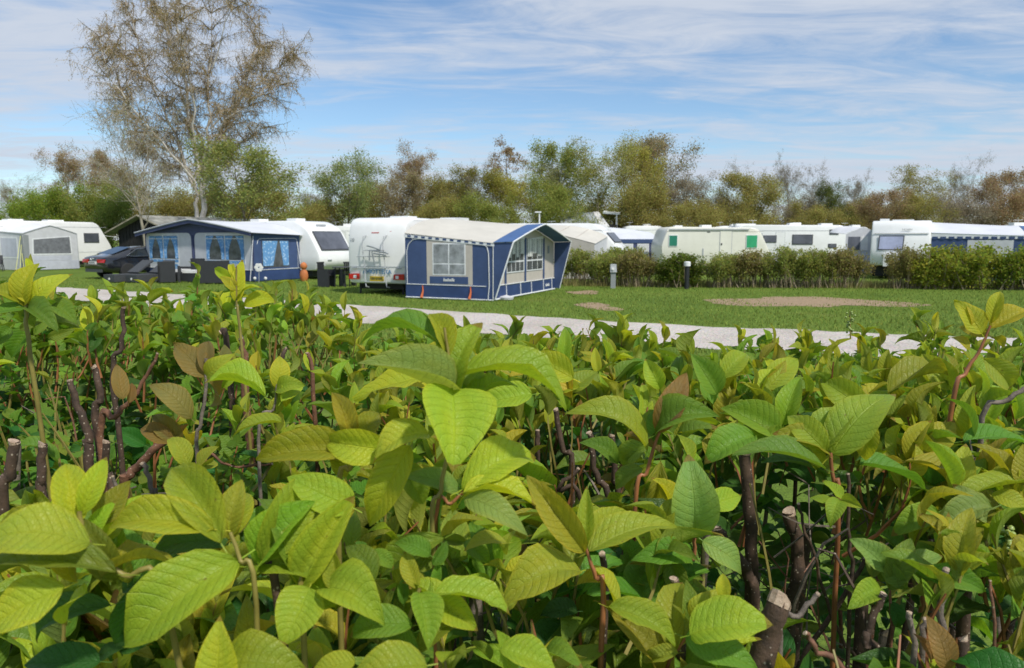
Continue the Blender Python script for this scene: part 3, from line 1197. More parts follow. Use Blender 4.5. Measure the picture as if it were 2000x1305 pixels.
def wheel(parent, x, y, r=0.32, w=0.2):
    m = MB()
    m.lathe([(r * 0.62, -w / 2), (r * 0.95, -w / 2), (r, -w * 0.35), (r, w * 0.35), (r * 0.95, w / 2), (r * 0.62, w / 2)], 20)
    o = m.build('wheel', TYRE, parent)
    o.location = (x, y, r)
    o.rotation_euler = (math.pi / 2, 0, 0)
    m = MB()
    m.lathe([(r * 0.6, -w * 0.42), (r * 0.62, -w * 0.3), (r * 0.62, w * 0.3), (r * 0.6, w * 0.42)], 16)
    m.build('rim', RIM, o)
    return o


def window(parent, quad, pane_mat=GLASS, frame_mat=DARKTRIM, fr=0.05, t=0.03, name='window', shrink=0.09):
    """framed window on the outer quad (4 points counter-clockwise seen from outside)"""
    P = [Vector(p) for p in quad]
    f = MB()
    f.panel(P, t)
    o = f.build(name, frame_mat, parent, bevel=0)
    c = sum(P, Vector()) / 4
    n = (P[1] - P[0]).cross(P[2] - P[1]).normalized()
    w = (P[1] - P[0]).length
    h = (P[2] - P[1]).length
    sx, sy = 1 - 2 * fr / w, 1 - 2 * fr / h
    ux, uz = (P[1] - P[0]).normalized(), None
    Q = []
    for p in P:
        d = p - c
        a = ux * d.dot(ux)
        b = d - a
        Q.append(c + a * sx + b * sy + n * (t + 0.001))
    q = MB()
    q.panel(Q, 0.006)
    q.build('pane', pane_mat, o)
    return o


def side_rect(x0, z0, x1, z1, y=-0.001):
    return [(x0, y, z0), (x1, y, z0), (x1, y, z1), (x0, y, z1)]


def vent(parent, x, y, z, lx=0.6, ly=0.6, h=0.12):
    m = MB()
    m.box(x - lx / 2, y - ly / 2, z - 0.03, x + lx / 2, y + ly / 2, z + h)
    return m.build('roof_vent', WHITE, parent, bevel=0.04)


def text(parent, s, loc, size, rot, mat, name='lettering', align='CENTER', shear=0.0, bold=0.0):
    cu = bpy.data.curves.new(name, 'FONT')
    cu.body = s
    cu.size = size
    cu.align_x = align
    cu.align_y = 'CENTER'
    cu.extrude = 0.002
    cu.shear = shear
    cu.offset = bold
    cu.materials.append(mat)
    tmp = bpy.data.objects.new(name, cu)
    me = bpy.data.meshes.new_from_object(tmp)
    bpy.data.objects.remove(tmp)
    o = bpy.data.objects.new(name, me)
    C.objects.link(o)
    o.parent = parent
    o.location = loc
    o.rotation_euler = rot
    return o


def near_caravan():
    """white caravan whose rear end faces the camera; local x = along its rear (left to right), y = away from the camera"""
    t = thing('caravan', 'white caravan with bike rack and red tail lights on its rear', 'caravan', (-3.42, 24.05, 0), R(-21.7))
    W, L = 2.24, 6.4
    # profile in (y,z): rear face leans in slightly at the top
    z0 = 0.36
    prof = rounded([(0.06, z0), (L, z0), (L + 0.25, 1.3), (L - 0.2, 2.5), (0.22, 2.52), (0.0, 1.85), (0.0, 0.9)], [0.08, 0.2, 0.3, 0.35, 0.34, 0.3, 0.3], 5)
    mb = body_mesh(prof, W, 0.16)
    # profile axis -> local y, width axis -> local x (from -W to 0)
    mb.v = [(y - W, x, z) for (x, y, z) in mb.v]
    mb.f = [f[::-1] for f in mb.f]
    mb.build('body', WHITE, t, angle=30)
    u = MB()
    u.box(-W + 0.2, 0.4, 0.16, -0.2, L - 0.4, 0.37)
    u.build('chassis', UNDER, t)
    for x in (-W + 0.14, -0.14):
        o = wheel(t, x, 3.2)
        o.rotation_euler = (math.pi / 2, 0, math.pi / 2)
    for x in (-W + 0.3, -0.3):
        m = MB()
        m.tube([(x, 0.35, 0.3), (x, 0.3, 0.0)], 0.03)
        m.build('steady', UNDER, t)
    yb = -0.012
    s = MB()
    s.box(-W + 0.03, 0.075, 1.935, -0.03, 0.1, 1.955)
    s.build('seam', TRIM, t)
    s = MB()
    s.box(-W + 0.05, -0.006, 0.915, -0.05, 0.03, 0.925)
    s.build('bumper_seam', TRIM, t)
    # tail lights
    for sx in (-1, 1):
        xc = -W / 2 + sx * 0.85
        m = MB()
        m.panel([(xc - 0.2, 0.0, 0.50), (xc + 0.2, 0.0, 0.50), (xc + 0.2, 0.0, 0.69), (xc - 0.2 * 0.9, 0.0, 0.67)], 0.035)
        o = m.build('tail_light', REDL, t, bevel=0.015)
        m = MB()
        m.panel([(xc - sx * 0.05 - 0.055, -0.036, 0.53), (xc - sx * 0.05 + 0.055, -0.036, 0.53), (xc - sx * 0.05 + 0.055, -0.036, 0.63), (xc - sx * 0.05 - 0.055, -0.036, 0.63)], 0.006)
        m.build('lens', POSTW, o)
        m = MB()
        m.box(xc - 0.1, -0.03, 0.85, xc + 0.1, 0.02, 0.885)
        m.build('grab_handle', TRIM, t, bevel=0.01)
    m = MB()
    m.box(-W / 2 - 0.24, -0.022, 0.44, -W / 2 + 0.26, 0.03, 0.60)
    p = m.build('number_plate', PLATEY, t)
    text(p, 'BE 5168', (-W / 2 + 0.02, -0.026, 0.52), 0.12, (math.pi / 2, 0, 0), DARKTRIM)
    # bicycle rack: two uprights, rails, folded arms
    rk = MB()
    for x in (-W / 2 - 0.36, -W / 2 + 0.42):
        rk.tube([(x, 0.02, 1.93), (x - 0.03, -0.12, 1.9), (x - 0.07, -0.14, 1.6), (x, -0.14, 1.0), (x + 0.03, -0.14, 0.42), (x + 0.09, -0.2, 0.27), (x + 0.14, -0.1, 0.25)], 0.017, 6)
    r = rk.build('bike_rack', TRIM, t)
    for z, a, b in ((1.25, -0.62, 0.62), (0.88, -0.6, 0.6), (1.45, -0.36, 0.42), (0.42, -0.36, 0.42)):
        m = MB()
        m.tube([(-W / 2 + a, -0.17, z), (-W / 2 + b, -0.17, z + 0.005)], 0.016, 6)
        m.build('rail', TRIM, r)
    for pts in ([(-0.2, 1.60), (0.02, 1.55), (0.3, 1.46)], [(0.0, 1.44), (0.5, 1.38), (0.58, 1.34)], [(0.05, 1.35), (0.5, 1.30)], [(-0.1, 1.46), (-0.12, 1.12)], [(-0.02, 1.42), (0.08, 1.0)]):
        m = MB()
        m.tube([(-W / 2 + x, -0.21, z) for x, z in pts], 0.024, 6)
        m.build('rack_arm', GREYINK, r)
    rx = (math.pi / 2, 0, 0)
    text(t, 'AVIOTTEXA', (-W / 2 + 0.03, -0.006, 0.745), 0.20, rx, BLUEINK, bold=0.004)
    text(t, '10', (-W + 0.22, 0.0, 1.78), 0.17, rx, GREYINK)
    text(t, 'ADRIA', (-W / 2 + 0.78, 0.105, 2.03), 0.10, (math.pi / 2 + 0.3, 0, 0), BLUEINK)
    m = MB()
    m.box(-W / 2 + 0.5, 0.07, 2.0, -W / 2 + 0.56, 0.13, 2.07)
    m.build('logo', REDINK, t)
    m = MB()
    m.box(-W / 2 - 0.18, 0.05, 2.005, -W / 2 + 0.10, 0.12, 2.035)
    m.build('brake_light', REDINK, t)
    vent(t, -0.75, 1.2, 2.52, 0.7, 0.6, 0.06)
    vent(t, -0.3, 4.2, 2.52, 0.8, 0.8, 0.08)


near_caravan()


# ------------------------------------------------------------------ awnings
def curtain_strip(parent, x0, z0, x1, z1, y, mat, tied=0, n=8):
    """hanging curtain with folds; tied pulls the lower part to one side (-1 left, 1 right)"""
    def fn(u, v):
        zz = z1 + (z0 - z1) * v
        w = 1.0 if not tied else 1 - 0.62 * math.sin(min(1, v * 1.25) * math.pi / 2)
        xm = x0 + (x1 - x0) * u
        xx = xm if not tied else (x0 + (x1 - x0) * u * w if tied < 0 else x1 - (x1 - x0) * (1 - u) * w)
        return (xx, y - 0.008 * math.sin(u * n * 3.14), zz)
    m = MB()
    m.grid(fn, n * 2, 5)
    return m.build('curtain', mat, parent)


class Awn:
    """awning tent: local x along its front (left to right), y from the front to the caravan, z up"""
    def __init__(s, root, L, D, ze, zp, zb, zbe, inset=0.0):
        s.t, s.L, s.D, s.ze, s.zp, s.zb, s.zbe = root, L, D, ze, zp, zb, zbe

    def roof_z(s, u, v):
        """u 0..1 along the front, v 0..1 front to back"""
        a = abs(2 * u - 1)
        pk = s.zp + (s.zb - s.zp) * v
        ev = s.ze + (s.zbe - s.ze) * v
        crv = a ** (1.15 + 1.6 * v)
        return pk + (ev - pk) * crv - 0.05 * math.sin(math.pi * v) * math.sin(math.pi * min(1, a * 1.0))

    def roof(s, mat, y0=0.0, over=0.05, name='roof'):
        m = MB()

        def fn(u, v):
            return (-over + (s.L + 2 * over) * u, y0 + (s.D - y0) * v, s.roof_z(u, v))
        m.grid(fn, 24, 10)
        o = m.build(name, mat, s.t, angle=50, thick=0.012)
        return o

    def front(s, mat, y=0.0, name='front_wall'):
        pts = [(0, y, 0.03), (s.L, y, 0.03)]
        for i in range(13):
            u = 1 - i / 12
            pts.append((s.L * u, y, s.roof_z(u, 0) - 0.02))
        m = MB()
        m.panel([pts[0], pts[1]] + pts[2:], 0.01)
        return m.build(name, mat, s.t)

    def side(s, right, mat, name='side_wall'):
        x = s.L if right else 0.0
        u = 1.0 if right else 0.0
        top = [(x, s.D * v / 8, s.roof_z(u, v / 8) - 0.02) for v in range(9)]
        pts = [(x, 0, 0.03)] + top + [(x, s.D, 0.03)]
        if right:
            pts = pts[::-1]
        m = MB()
        m.panel(pts, 0.01)
        return m.build(name, mat, s.t)


def pipe(parent, pts, r=0.018, mat=PIPING, name='piping'):
    m = MB()
    m.tube(pts, r, 5)
    return m.build(name, mat, parent)


def flat(parent, name, pts, mat, t=0.006):
    m = MB()
    m.panel(pts, t)
    return m.build(name, mat, parent)


def near_awning():
    # front-left corner nearest the camera; its long hooded front faces right
    t = thing('awning', 'blue awning with cream roof and deep hood beside the bike rack caravan', 'awning', (-0.52, 21.75, 0), R(68.3))
    L, D = 5.5, 2.95
    A = Awn(t, L, D, 1.70, 2.26, 2.50, 2.0)
    A.roof(ROOFB, 0.0)
    # ---- left side wall (faces the camera): seen from outside, x=0, y from D (left) to 0 (right)
    A.side(False, NAVY)
    o = -0.012

    def S(a, z, d=0.0):
        """a: metres from the caravan towards the front corner"""
        return (o - d, D - a, z)

    def srect(a0, z0, a1, z1, d=0.0):
        return [S(a0, z0, d), S(a1, z0, d), S(a1, z1, d), S(a0, z1, d)]
    flat(t, 'mud_wall', srect(0.02, 0.04, D - 0.02, 0.44), NAVYD)
    flat(t, 'beige_panel', srect(0.74, 0.46, 2.26, 1.80), BEIGE, 0.008)
    win = flat(t, 'window', srect(0.94, 0.74, 2.04, 1.70, 0.008), PIPING, 0.006)
    for i in range(2):
        for j in range(2):
            a0 = 0.98 + i * 0.53
            z0 = 0.78 if j == 0 else 1.10
            z1 = 1.06 if j == 0 else 1.66
            m = MB()

            def fold(u, v, a0=a0, z0=z0, z1=z1):
                p = S(a0 + 0.49 * u, z0 + (z1 - z0) * v, 0.018 + 0.0035 * math.sin(7 * u + 4 * v + i))
                return p
            m.grid(fold, 14, 6)
            m.build('pane', VINYL, win)
    flat(t, 'logo_panel', srect(0.84, 0.48, 2.12, 0.70, 0.008), NAVY, 0.006)
    text(t, 'Isabella', S(1.48, 0.60, 0.02), 0.13, (math.pi / 2, 0, -math.pi / 2), WHITEINK, shear=0.25, bold=0.003)
    pipe(t, [S(0.03, 0.45, .01), S(D - 0.25, 0.43, .01)], 0.012)
    # arched white piping around the blue panels
    pipe(t, [S(0.06, 0.45, .01), S(0.06, 1.45, .01), S(0.12, 1.66, .01), S(0.28, 1.80, .01), S(0.6, 1.84, .01), S(0.8, 1.82, .01)], 0.012)
    pipe(t, [S(2.28, 1.72, .01), S(2.56, 1.70, .01), S(2.73, 1.58, .01), S(2.78, 1.4, .01), S(2.8, 0.45, .01), S(2.76, 0.05, .01)], 0.014)
    pipe(t, [S(D - 0.02, 1.66, .01), S(D - 0.03, 0.05, .01)], 0.014)
    pipe(t, [S(0.0, 0.05, .01), S(D, 0.03, .01)], 0.02, name='hem')
    # checked valance under the roof edge
    val = flat(t, 'valance', [S(-0.02, 1.87, .02), S(D + 0.02, 1.60, .02), S(D + 0.02, 1.68, .02), S(-0.02, 1.96, .02)], PIPING, 0.006)
    for i in range(12):
        a = 0.1 + i * 0.24
        zz = 1.90 - 0.086 * a
        flat(val, 'blue_check', [S(a, zz - 0.01, .03), S(a + 0.12, zz - 0.02, .03), S(a + 0.12, zz + 0.035, .03), S(a, zz + 0.045, .03)], NAVY, 0.003)
    for a in (0.6, 2.2):
        m = MB()
        m.tube([S(a, 0.42, .03), S(a + 0.02, 0.25, .05), S(a, 0.05, .12)], [0.012, 0.025, 0.045], 5)
        m.build('peg_strap', PEGO, t)
    # ---- front (faces right): wall set back under the hood
    A.front(BEIGE, 0.02)
    flat(t, 'front_mud_wall', [(0.1, 0.0, 0.05), (L, 0.0, 0.05), (L, 0.0, 0.42), (0.1, 0.0, 0.44)], NAVYD, 0.008)
    for x in (0.8, 2.5, 4.3):
        flat(t, 'blue_strip', [(x, 0.0, 0.44), (x + 0.14, 0.0, 0.44), (x + 0.14, 0.0, 1.86), (x, 0.0, 1.82)], NAVY, 0.012)
    for x0, x1 in ((0.97, 2.46), (2.68, 4.26)):
        w = flat(t, 'window', [(x0, 0.0, 0.78), (x1, 0.0, 0.78), (x1, 0.0, 1.92), (x0, 0.0, 1.80)], PIPING, 0.01)
        n = 4 if x0 < 2 else 3
        for i in range(n):
            a0 = x0 + 0.03 + (x1 - x0 - 0.06) * i / n
            a1 = x0 + 0.03 + (x1 - x0 - 0.06) * (i + 1) / n - 0.05
            for z0, z1 in ((0.82, 1.10), (1.15, 1.82)):
                flat(w, 'pane', [(a0, -0.012, z0), (a1, -0.012, z0), (a1, -0.012, z1), (a0, -0.012, z1)], VINYLD, 0.004)
            cs = curtain_strip(w, a0 + 0.02, 1.25 + 0.1 * (i % 2), a1 - 0.04 * (i % 3), 1.82, -0.022, CURTW, 0, 4)
    for x in (0.9, 2.1, 3.1, 4.3, 5.2):
        pipe(t, [(x, -0.015, 0.44), (x, -0.03, 0.04)], 0.014)
    pipe(t, [(0.05, -0.015, 0.45), (L, -0.015, 0.43)], 0.016)
    pipe(t, [(0.0, -0.02, 0.05), (L, -0.02, 0.04)], 0.03, name='hem')
    m = MB()
    m.lathe([(0.0, 0), (0.22, 0.02), (0.24, 0.09), (0.0, 0.16)], 12, (0.55, -0.15, 0.0))
    tag(m.build('rolled_hem', PALE, t))
    text(t, 'Isabella', (4.75, -0.012, 0.22), 0.14, (math.pi / 2, 0, 0), WHITEINK, shear=0.25, bold=0.003)
    flat(t, 'emblem', [(4.8, 0.0, 1.32), (4.96, 0.0, 1.32), (4.96, 0.0, 1.58), (4.8, 0.0, 1.58)], GREYINK, 0.012)
    # ---- hood: blue roof lip and side wings leaning out from the front
    hd = 0.62
    m = MB()

    def hood(u, v):
        z = A.roof_z(u, 0)
        return (-0.06 + (L + 0.12) * u, -hd * v, z + 0.012 + 0.02 * v - 0.0 * u)
    m.grid(hood, 20, 3)
    m.build('hood', BLUE, t, angle=50, thick=0.012)
    for x, e in ((-0.03, -1), (L + 0.03, 1)):
        pts = [(x, 0, 0.06), (x, 0, 1.70), (x, -hd, 1.72), (x, -0.06 if e < 0 else -0.2, 0.06)]
        if e > 0:
            pts = pts[::-1]
        m = MB()
        m.panel(pts, 0.012)
        m.build('hood_wing', NAVY, t)
    edge = [(-0.05, -0.05, 0.06), (-0.05, -hd, 1.72)]
    for i in range(21):
        u = i / 20
        edge.append((-0.05 + (L + 0.1) * u, -hd, A.roof_z(u, 0) + 0.03))
    edge += [(L + 0.05, -hd, 1.72), (L + 0.05, -0.2, 0.06)]
    pipe(t, edge, 0.022, name='hood_edge')


near_awning()


def left_awning():
    t = thing('awning', 'slate blue gabled awning with blue patterned curtains in its windows', 'awning', (-17.4, 35.5, 0), R(-30))
    L, D = 7.4, 2.6
    A = Awn(t, L, D, 2.1, 2.68, 2.62, 2.0)
    A.roof(ROOFG, -0.35, 0.25)
    A.front(NAVY2)
    A.side(True, NAVY)
    y = -0.012
    flat(t, 'mud_wall', [(0.05, y, 0.04), (L - 0.05, y, 0.04), (L - 0.05, y, 0.5), (0.05, y, 0.5)], NAVYD)
    for x0, x1, zl, w0 in ((0.08, 3.36, 2.10, 0.34), (3.6, L - 0.1, 2.10, 4.4)):
        P = rounded([(x0, 0.5), (x1, 0.5), (x1, zl), (x0, zl)], [0, 0, 0.3, 0.3], 5)
        flat(t, 'pale_panel', [(a, y, b) for a, b in P], PALE, 0.008)
        pw = 1.08 if x0 < 1 else 1.26
        for k in range(2):
            a0 = w0 + k * pw
            a1 = a0 + pw - 0.05
            w = flat(t, 'window', [(a0 - 0.05, y - 0.008, 0.72), (a1 + 0.02, y - 0.008, 0.72), (a1 + 0.02, y - 0.008, 2.02), (a0 - 0.05, y - 0.008, 2.02)], PIPING, 0.008)
            flat(w, 'pane', [(a0, y - 0.017, 0.92), (a1 - 0.03, y - 0.017, 0.92), (a1 - 0.03, y - 0.017, 1.98), (a0, y - 0.017, 1.98)], VINYLD, 0.004)
            flat(w, 'lower_pane', [(a0, y - 0.017, 0.76), (a1 - 0.03, y - 0.017, 0.76), (a1 - 0.03, y - 0.017, 0.88), (a0, y - 0.017, 0.88)], CURTB, 0.004)
            curtain_strip(w, a0, 0.93, a0 + 0.52, 1.96, y - 0.03, CURTB, -1)
            curtain_strip(w, a1 - 0.55, 0.93, a1 - 0.03, 1.96, y - 0.03, CURTB, 1)
            m = MB()
            m.box(a0, y - 0.045, 1.82, a1 - 0.03, y - 0.04, 1.85)
            m.build('curtain_rail', PIPING, w)
    # door strip reaching lower, left of the pillar
    flat(t, 'door_window', [(1.36, y - 0.02, 0.36), (2.46, y - 0.02, 0.36), (2.46, y - 0.02, 0.72), (1.36, y - 0.02, 0.72)], PIPING, 0.006)
    flat(t, 'door_pane', [(1.43, y - 0.027, 0.42), (2.39, y - 0.027, 0.42), (2.39, y - 0.027, 0.68), (1.43, y - 0.027, 0.68)], CURTB, 0.004)
    pipe(t, [(0.3, y - 0.02, 0.5), (L - 0.1, y - 0.02, 0.5)], 0.014)
    pipe(t, [(3.48, y - 0.02, 0.5), (3.48, y - 0.02, 1.98)], 0.03, NAVY2, 'pillar')
    # hood edge
    edge = [(-0.25 + (L + 0.5) * i / 24, -0.36, A.roof_z(i / 24, 0) + 0.01) for i in range(25)]
    pipe(t, edge, 0.035, TRIM, 'hood_edge')
    m = MB()

    def gab(u, v):
        return (-0.25 + (L + 0.5) * u, -0.34, A.roof_z(u, 0) - 0.16 * v)
    m.grid(gab, 24, 2)
    m.build('hood_flap', NAVY2, t, thick=0.01)
    # right side panel
    x = L + 0.012
    P = rounded([(0.18, 0.5), (D - 0.12, 0.5), (D - 0.12, 1.86), (0.18, 1.84)], [0, 0, 0.2, 0.25], 4)
    pipe(t, [(x, a, b) for a, b in P], 0.012)
    w = flat(t, 'window', [(x, 0.42, 0.6), (x, 1.95, 0.6), (x, 1.95, 1.78), (x, 0.42, 1.76)], VINYLD, 0.008)

    def sc(y0, y1, tied):
        def fn(u, v):
            z = 1.74 - (1.74 - 0.66) * v
            wd = 1 - (0.35 * v if tied else 0.1 * v)
            yy = y0 + (y1 - y0) * (u * wd if tied < 0 else 1 - (1 - u) * wd)
            return (x + 0.02 + 0.008 * math.sin(u * 25), yy, z)
        m = MB()
        m.grid(fn, 14, 5)
        m.build('curtain', CURTB, w)
    sc(0.45, 1.3, -1)
    sc(1.42, 1.92, 1)
    flat(t, 'side_mud_wall', [(x, 0.05, 0.05), (x, D, 0.05), (x, D, 0.48), (x, 0.05, 0.48)], NAVYD)
    pipe(t, [(x + .01, 0.05, 0.5), (x + .01, D, 0.52)], 0.014)
    pipe(t, [(L + 0.02, -0.02, 1.95), (L + 0.1, -0.35, 0.05)], 0.014, name='guy_strap')
    pipe(t, [(L + 0.02, D - 0.15, 1.7), (L + 0.25, D - 0.1, 0.05)], 0.02, name='guy_strap')


left_awning()


def left_caravan():
    """caravan behind the slate awning: only its sloping nose shows at the right"""
    ax, ay = Vector((0.866, -0.5)), Vector((0.5, 0.866))
    o = Vector((-17.4, 35.5)) + ay * 2.62 + ax * 0.2
    t = thing('caravan', 'white caravan with dark sloping front window behind the slate blue awning', 'caravan', (o.x, o.y, 0), R(-30))
    L, W = 7.4, 2.3
    prof = rounded([(0.0, 0.4), (L + 0.75, 0.4), (L + 1.05, 0.75), (L + 0.95, 1.22), (L + 0.25, 2.3), (L - 0.5, 2.66), (0.25, 2.66), (-0.1, 1.4)],
                   [0.2, 0.12, 0.2, 0.15, 0.3, 0.5, 0.3, 0.3], 4)
    body_mesh(prof, W, 0.12).build('body', WHITE, t, angle=32)
    # nose window on the slope from (L+.95,1.22) to (L+.25,2.3)
    def N(y, f, d=0.0):
        x = L + 0.93 - 0.64 * f
        z = 1.28 + 0.96 * f
        return (x + 0.012 + d * 0.84, y, z + 0.004 + d * 0.54)
    window(t, [N(0.24, 0.03), N(W - 0.24, 0.03), N(W - 0.24, 0.92), N(0.24, 0.92)], GLASSGREY, DARKTRIM, 0.05)
    m = MB()
    m.box(L + 0.02, W / 2 - 0.3, 2.42, L + 0.06, W / 2 + 0.3, 2.5)
    m.build('badge', TRIM, t)
    u = MB()
    u.box(0.5, 0.15, 0.14, L + 0.4, W - 0.15, 0.41)
    u.build('chassis', UNDER, t)
    m = MB()
    m.box(L + 1.02, 0.5, 0.86, L + 1.06, 0.75, 0.9)
    m.build('grab_handle', TRIM, t)
    for y in (0.25, W - 0.25):
        m = MB()
        m.box(L + 0.9, y - 0.08, 0.62, L + 1.06, y + 0.08, 0.68)
        m.build('marker_light', TRIM, t)
    m = MB()
    m.tube([(L + 0.6, W / 2, 0.4), (L + 2.1, W / 2, 0.42)], 0.05)
    m.build('drawbar', UNDER, t)
    wheel(t, 3.4, 0.2)
    vent(t, L - 1.5, 1.1, 2.67)
    vent(t, L - 4.0, 1.1, 2.67)


left_caravan()


def generic_caravan(label, loc, rot, L=6, W=2.3, H=2.6, slopeR=0.5, slopeL=0.3, mat=WHITE, z0=0.4):
    t = thing('caravan', label, 'caravan', loc, rot)
    prof = rounded([(0.0, z0), (L, z0), (L + slopeR * 0.35, z0 + 0.55), (L + slopeR * 0.2, 1.4), (L - slopeR * 0.75, H - 0.02), (slopeL * 0.75, H), (-slopeL * 0.2, 1.4)],
                   [0.15, 0.15, 0.3, 0.3, 0.4, 0.4, 0.3], 4)
    body_mesh(prof, W, 0.1).build('body', mat, t, angle=32)
    u = MB()
    u.box(0.4, 0.15, 0.14, L - 0.4, W - 0.15, z0 + 0.01)
    u.build('chassis', UNDER, t)
    wheel(t, L * 0.5, 0.14)
    wheel(t, L * 0.5, W - 0.14)
    for z, h in ((0.98, 0.015), (H - 0.36, 0.02)):
        m = MB()
        m.box(0.12, -0.012, z, L - 0.12, 0.004, z + h)
        m.build('trim_strip', TRIM, t)
    d = MB()
    d.panel(side_rect(L * 0.36 - 0.02, 0.5, L * 0.36 + 0.56, H - 0.42, 0.004), 0.012)
    d = d.build('door', TRIM, t)
    m = MB()
    m.panel(side_rect(L * 0.36, 0.52, L * 0.36 + 0.54, H - 0.44, -0.008), 0.006)
    m.build('door_leaf', mat, d)
    m = MB()
    m.tube([(L * 0.2, W * 0.4, H), (L * 0.2, W * 0.4, H + 0.28)], 0.015, 5)
    m.tube([(L * 0.2 - 0.25, W * 0.4, H + 0.27), (L * 0.2 + 0.25, W * 0.4, H + 0.28)], 0.012, 5)
    m.build('aerial', TRIM, t)
    return t


# ---- far left: grey awning and its caravan
def grey_awning():
    o = Vector((gx(50, 43.2), 43.2))
    rot = R(60)
    t = thing('awning', 'pale grey awning with mesh window and dark grey corner at the left edge', 'awning', (o.x, o.y, 0), rot)
    L, D = 3.1, 2.75
    A = Awn(t, L, D, 2.15, 2.62, 2.85, 2.3)
    A.roof(ROOFW)
    A.front(PALE)
    A.side(False, PALE)
    y = -0.012
    flat(t, 'mud_wall', [(0.02, y, 0.04), (L, y, 0.04), (L, y, 0.55), (0.02, y, 0.55)], PALE2)
    w = flat(t, 'window', [(0.45, y, 0.9), (L - 0.35, y, 0.9), (L - 0.4, y, 2.02), (0.5, y, 1.86)], PIPING, 0.01)
    flat(w, 'pane', [(0.52, y - 0.011, 0.98), (L - 0.42, y - 0.011, 0.98), (L - 0.46, y - 0.011, 1.96), (0.56, y - 0.011, 1.80)], MESHG, 0.004)
    flat(t, 'lower_panel', [(0.5, y, 0.57), (L - 0.4, y, 0.57), (L - 0.4, y, 0.84), (0.5, y, 0.84)], PALE2, 0.006)
    for x in (0.0,):
        flat(t, 'dark_corner', [(-0.04, y - 0.01, 0.04), (0.26, y - 0.01, 0.04), (0.30, y - 0.01, 2.05), (0.0, y - 0.01, 2.1)], POSTG, 0.01)
    x = -0.012
    flat(t, 'dark_strip', [(x, 0.4, 0.04), (x, 0.0, 0.04), (x, 0.0, 2.05), (x, 0.3, 2.05)], POSTG, 0.006)
    w = flat(t, 'window', [(x, D - 0.2, 0.7), (x, 0.6, 0.7), (x, 0.6, 1.95), (x, D - 0.2, 2.0)], PIPING, 0.008)
    flat(w, 'pane', [(x - 0.009, D - 0.3, 0.8), (x - 0.009, 0.7, 0.8), (x - 0.009, 0.7, 1.86), (x - 0.009, D - 0.3, 1.9)], PALE2, 0.004)
    pipe(t, [(0, 0, 2.12)] + [(L * i / 10, -0.02, A.roof_z(i / 10, 0)) for i in range(11)], 0.03, TRIM, 'roof_edge')
    pipe(t, [(L, -0.02, 2.15), (L + 0.02, -0.02, 0.05)], 0.025, TRIM, 'corner_edge')
    pipe(t, [(0, D * i / 8, A.roof_z(0, i / 8)) for i in range(9)], 0.03, TRIM, 'roof_edge')
    for k in range(3):
        pipe(t, [(-0.02, 0.2, 2.0 - 0.5 * k), (-0.9 + 0.15 * k, -0.75 - 0.15 * k, 0.02)], 0.016, YELCORD, 'guy_rope')
    # its caravan stands along the back
    X, Yv = Vector((math.cos(rot), math.sin(rot))), Vector((-math.sin(rot), math.cos(rot)))
    c = o + Yv * (D + 0.02) - X * 1.6
    cv = generic_caravan('white caravan with round roof end and dark window behind the pale grey awning', (c.x, c.y, 0), rot, 8.4, 2.3, 2.95, 0.9, 0.4)
    window(cv, side_rect(6.75, 1.6, 7.75, 2.22), GLASS, DARKTRIM, 0.05)
    vent(cv, 5.4, 1.0, 2.95, 1.0, 0.7, 0.1)
    vent(cv, 3.0, 1.0, 2.95, 0.9, 0.7, 0.1)
    m = MB()
    m.panel([(8.2, -0.0, 2.05), (9.3, -0.7, 1.86), (9.3, -0.1, 1.88), (8.2, 0.5, 2.08)], 0.02)
    m.build('canopy', WHITE, cv)


grey_awning()


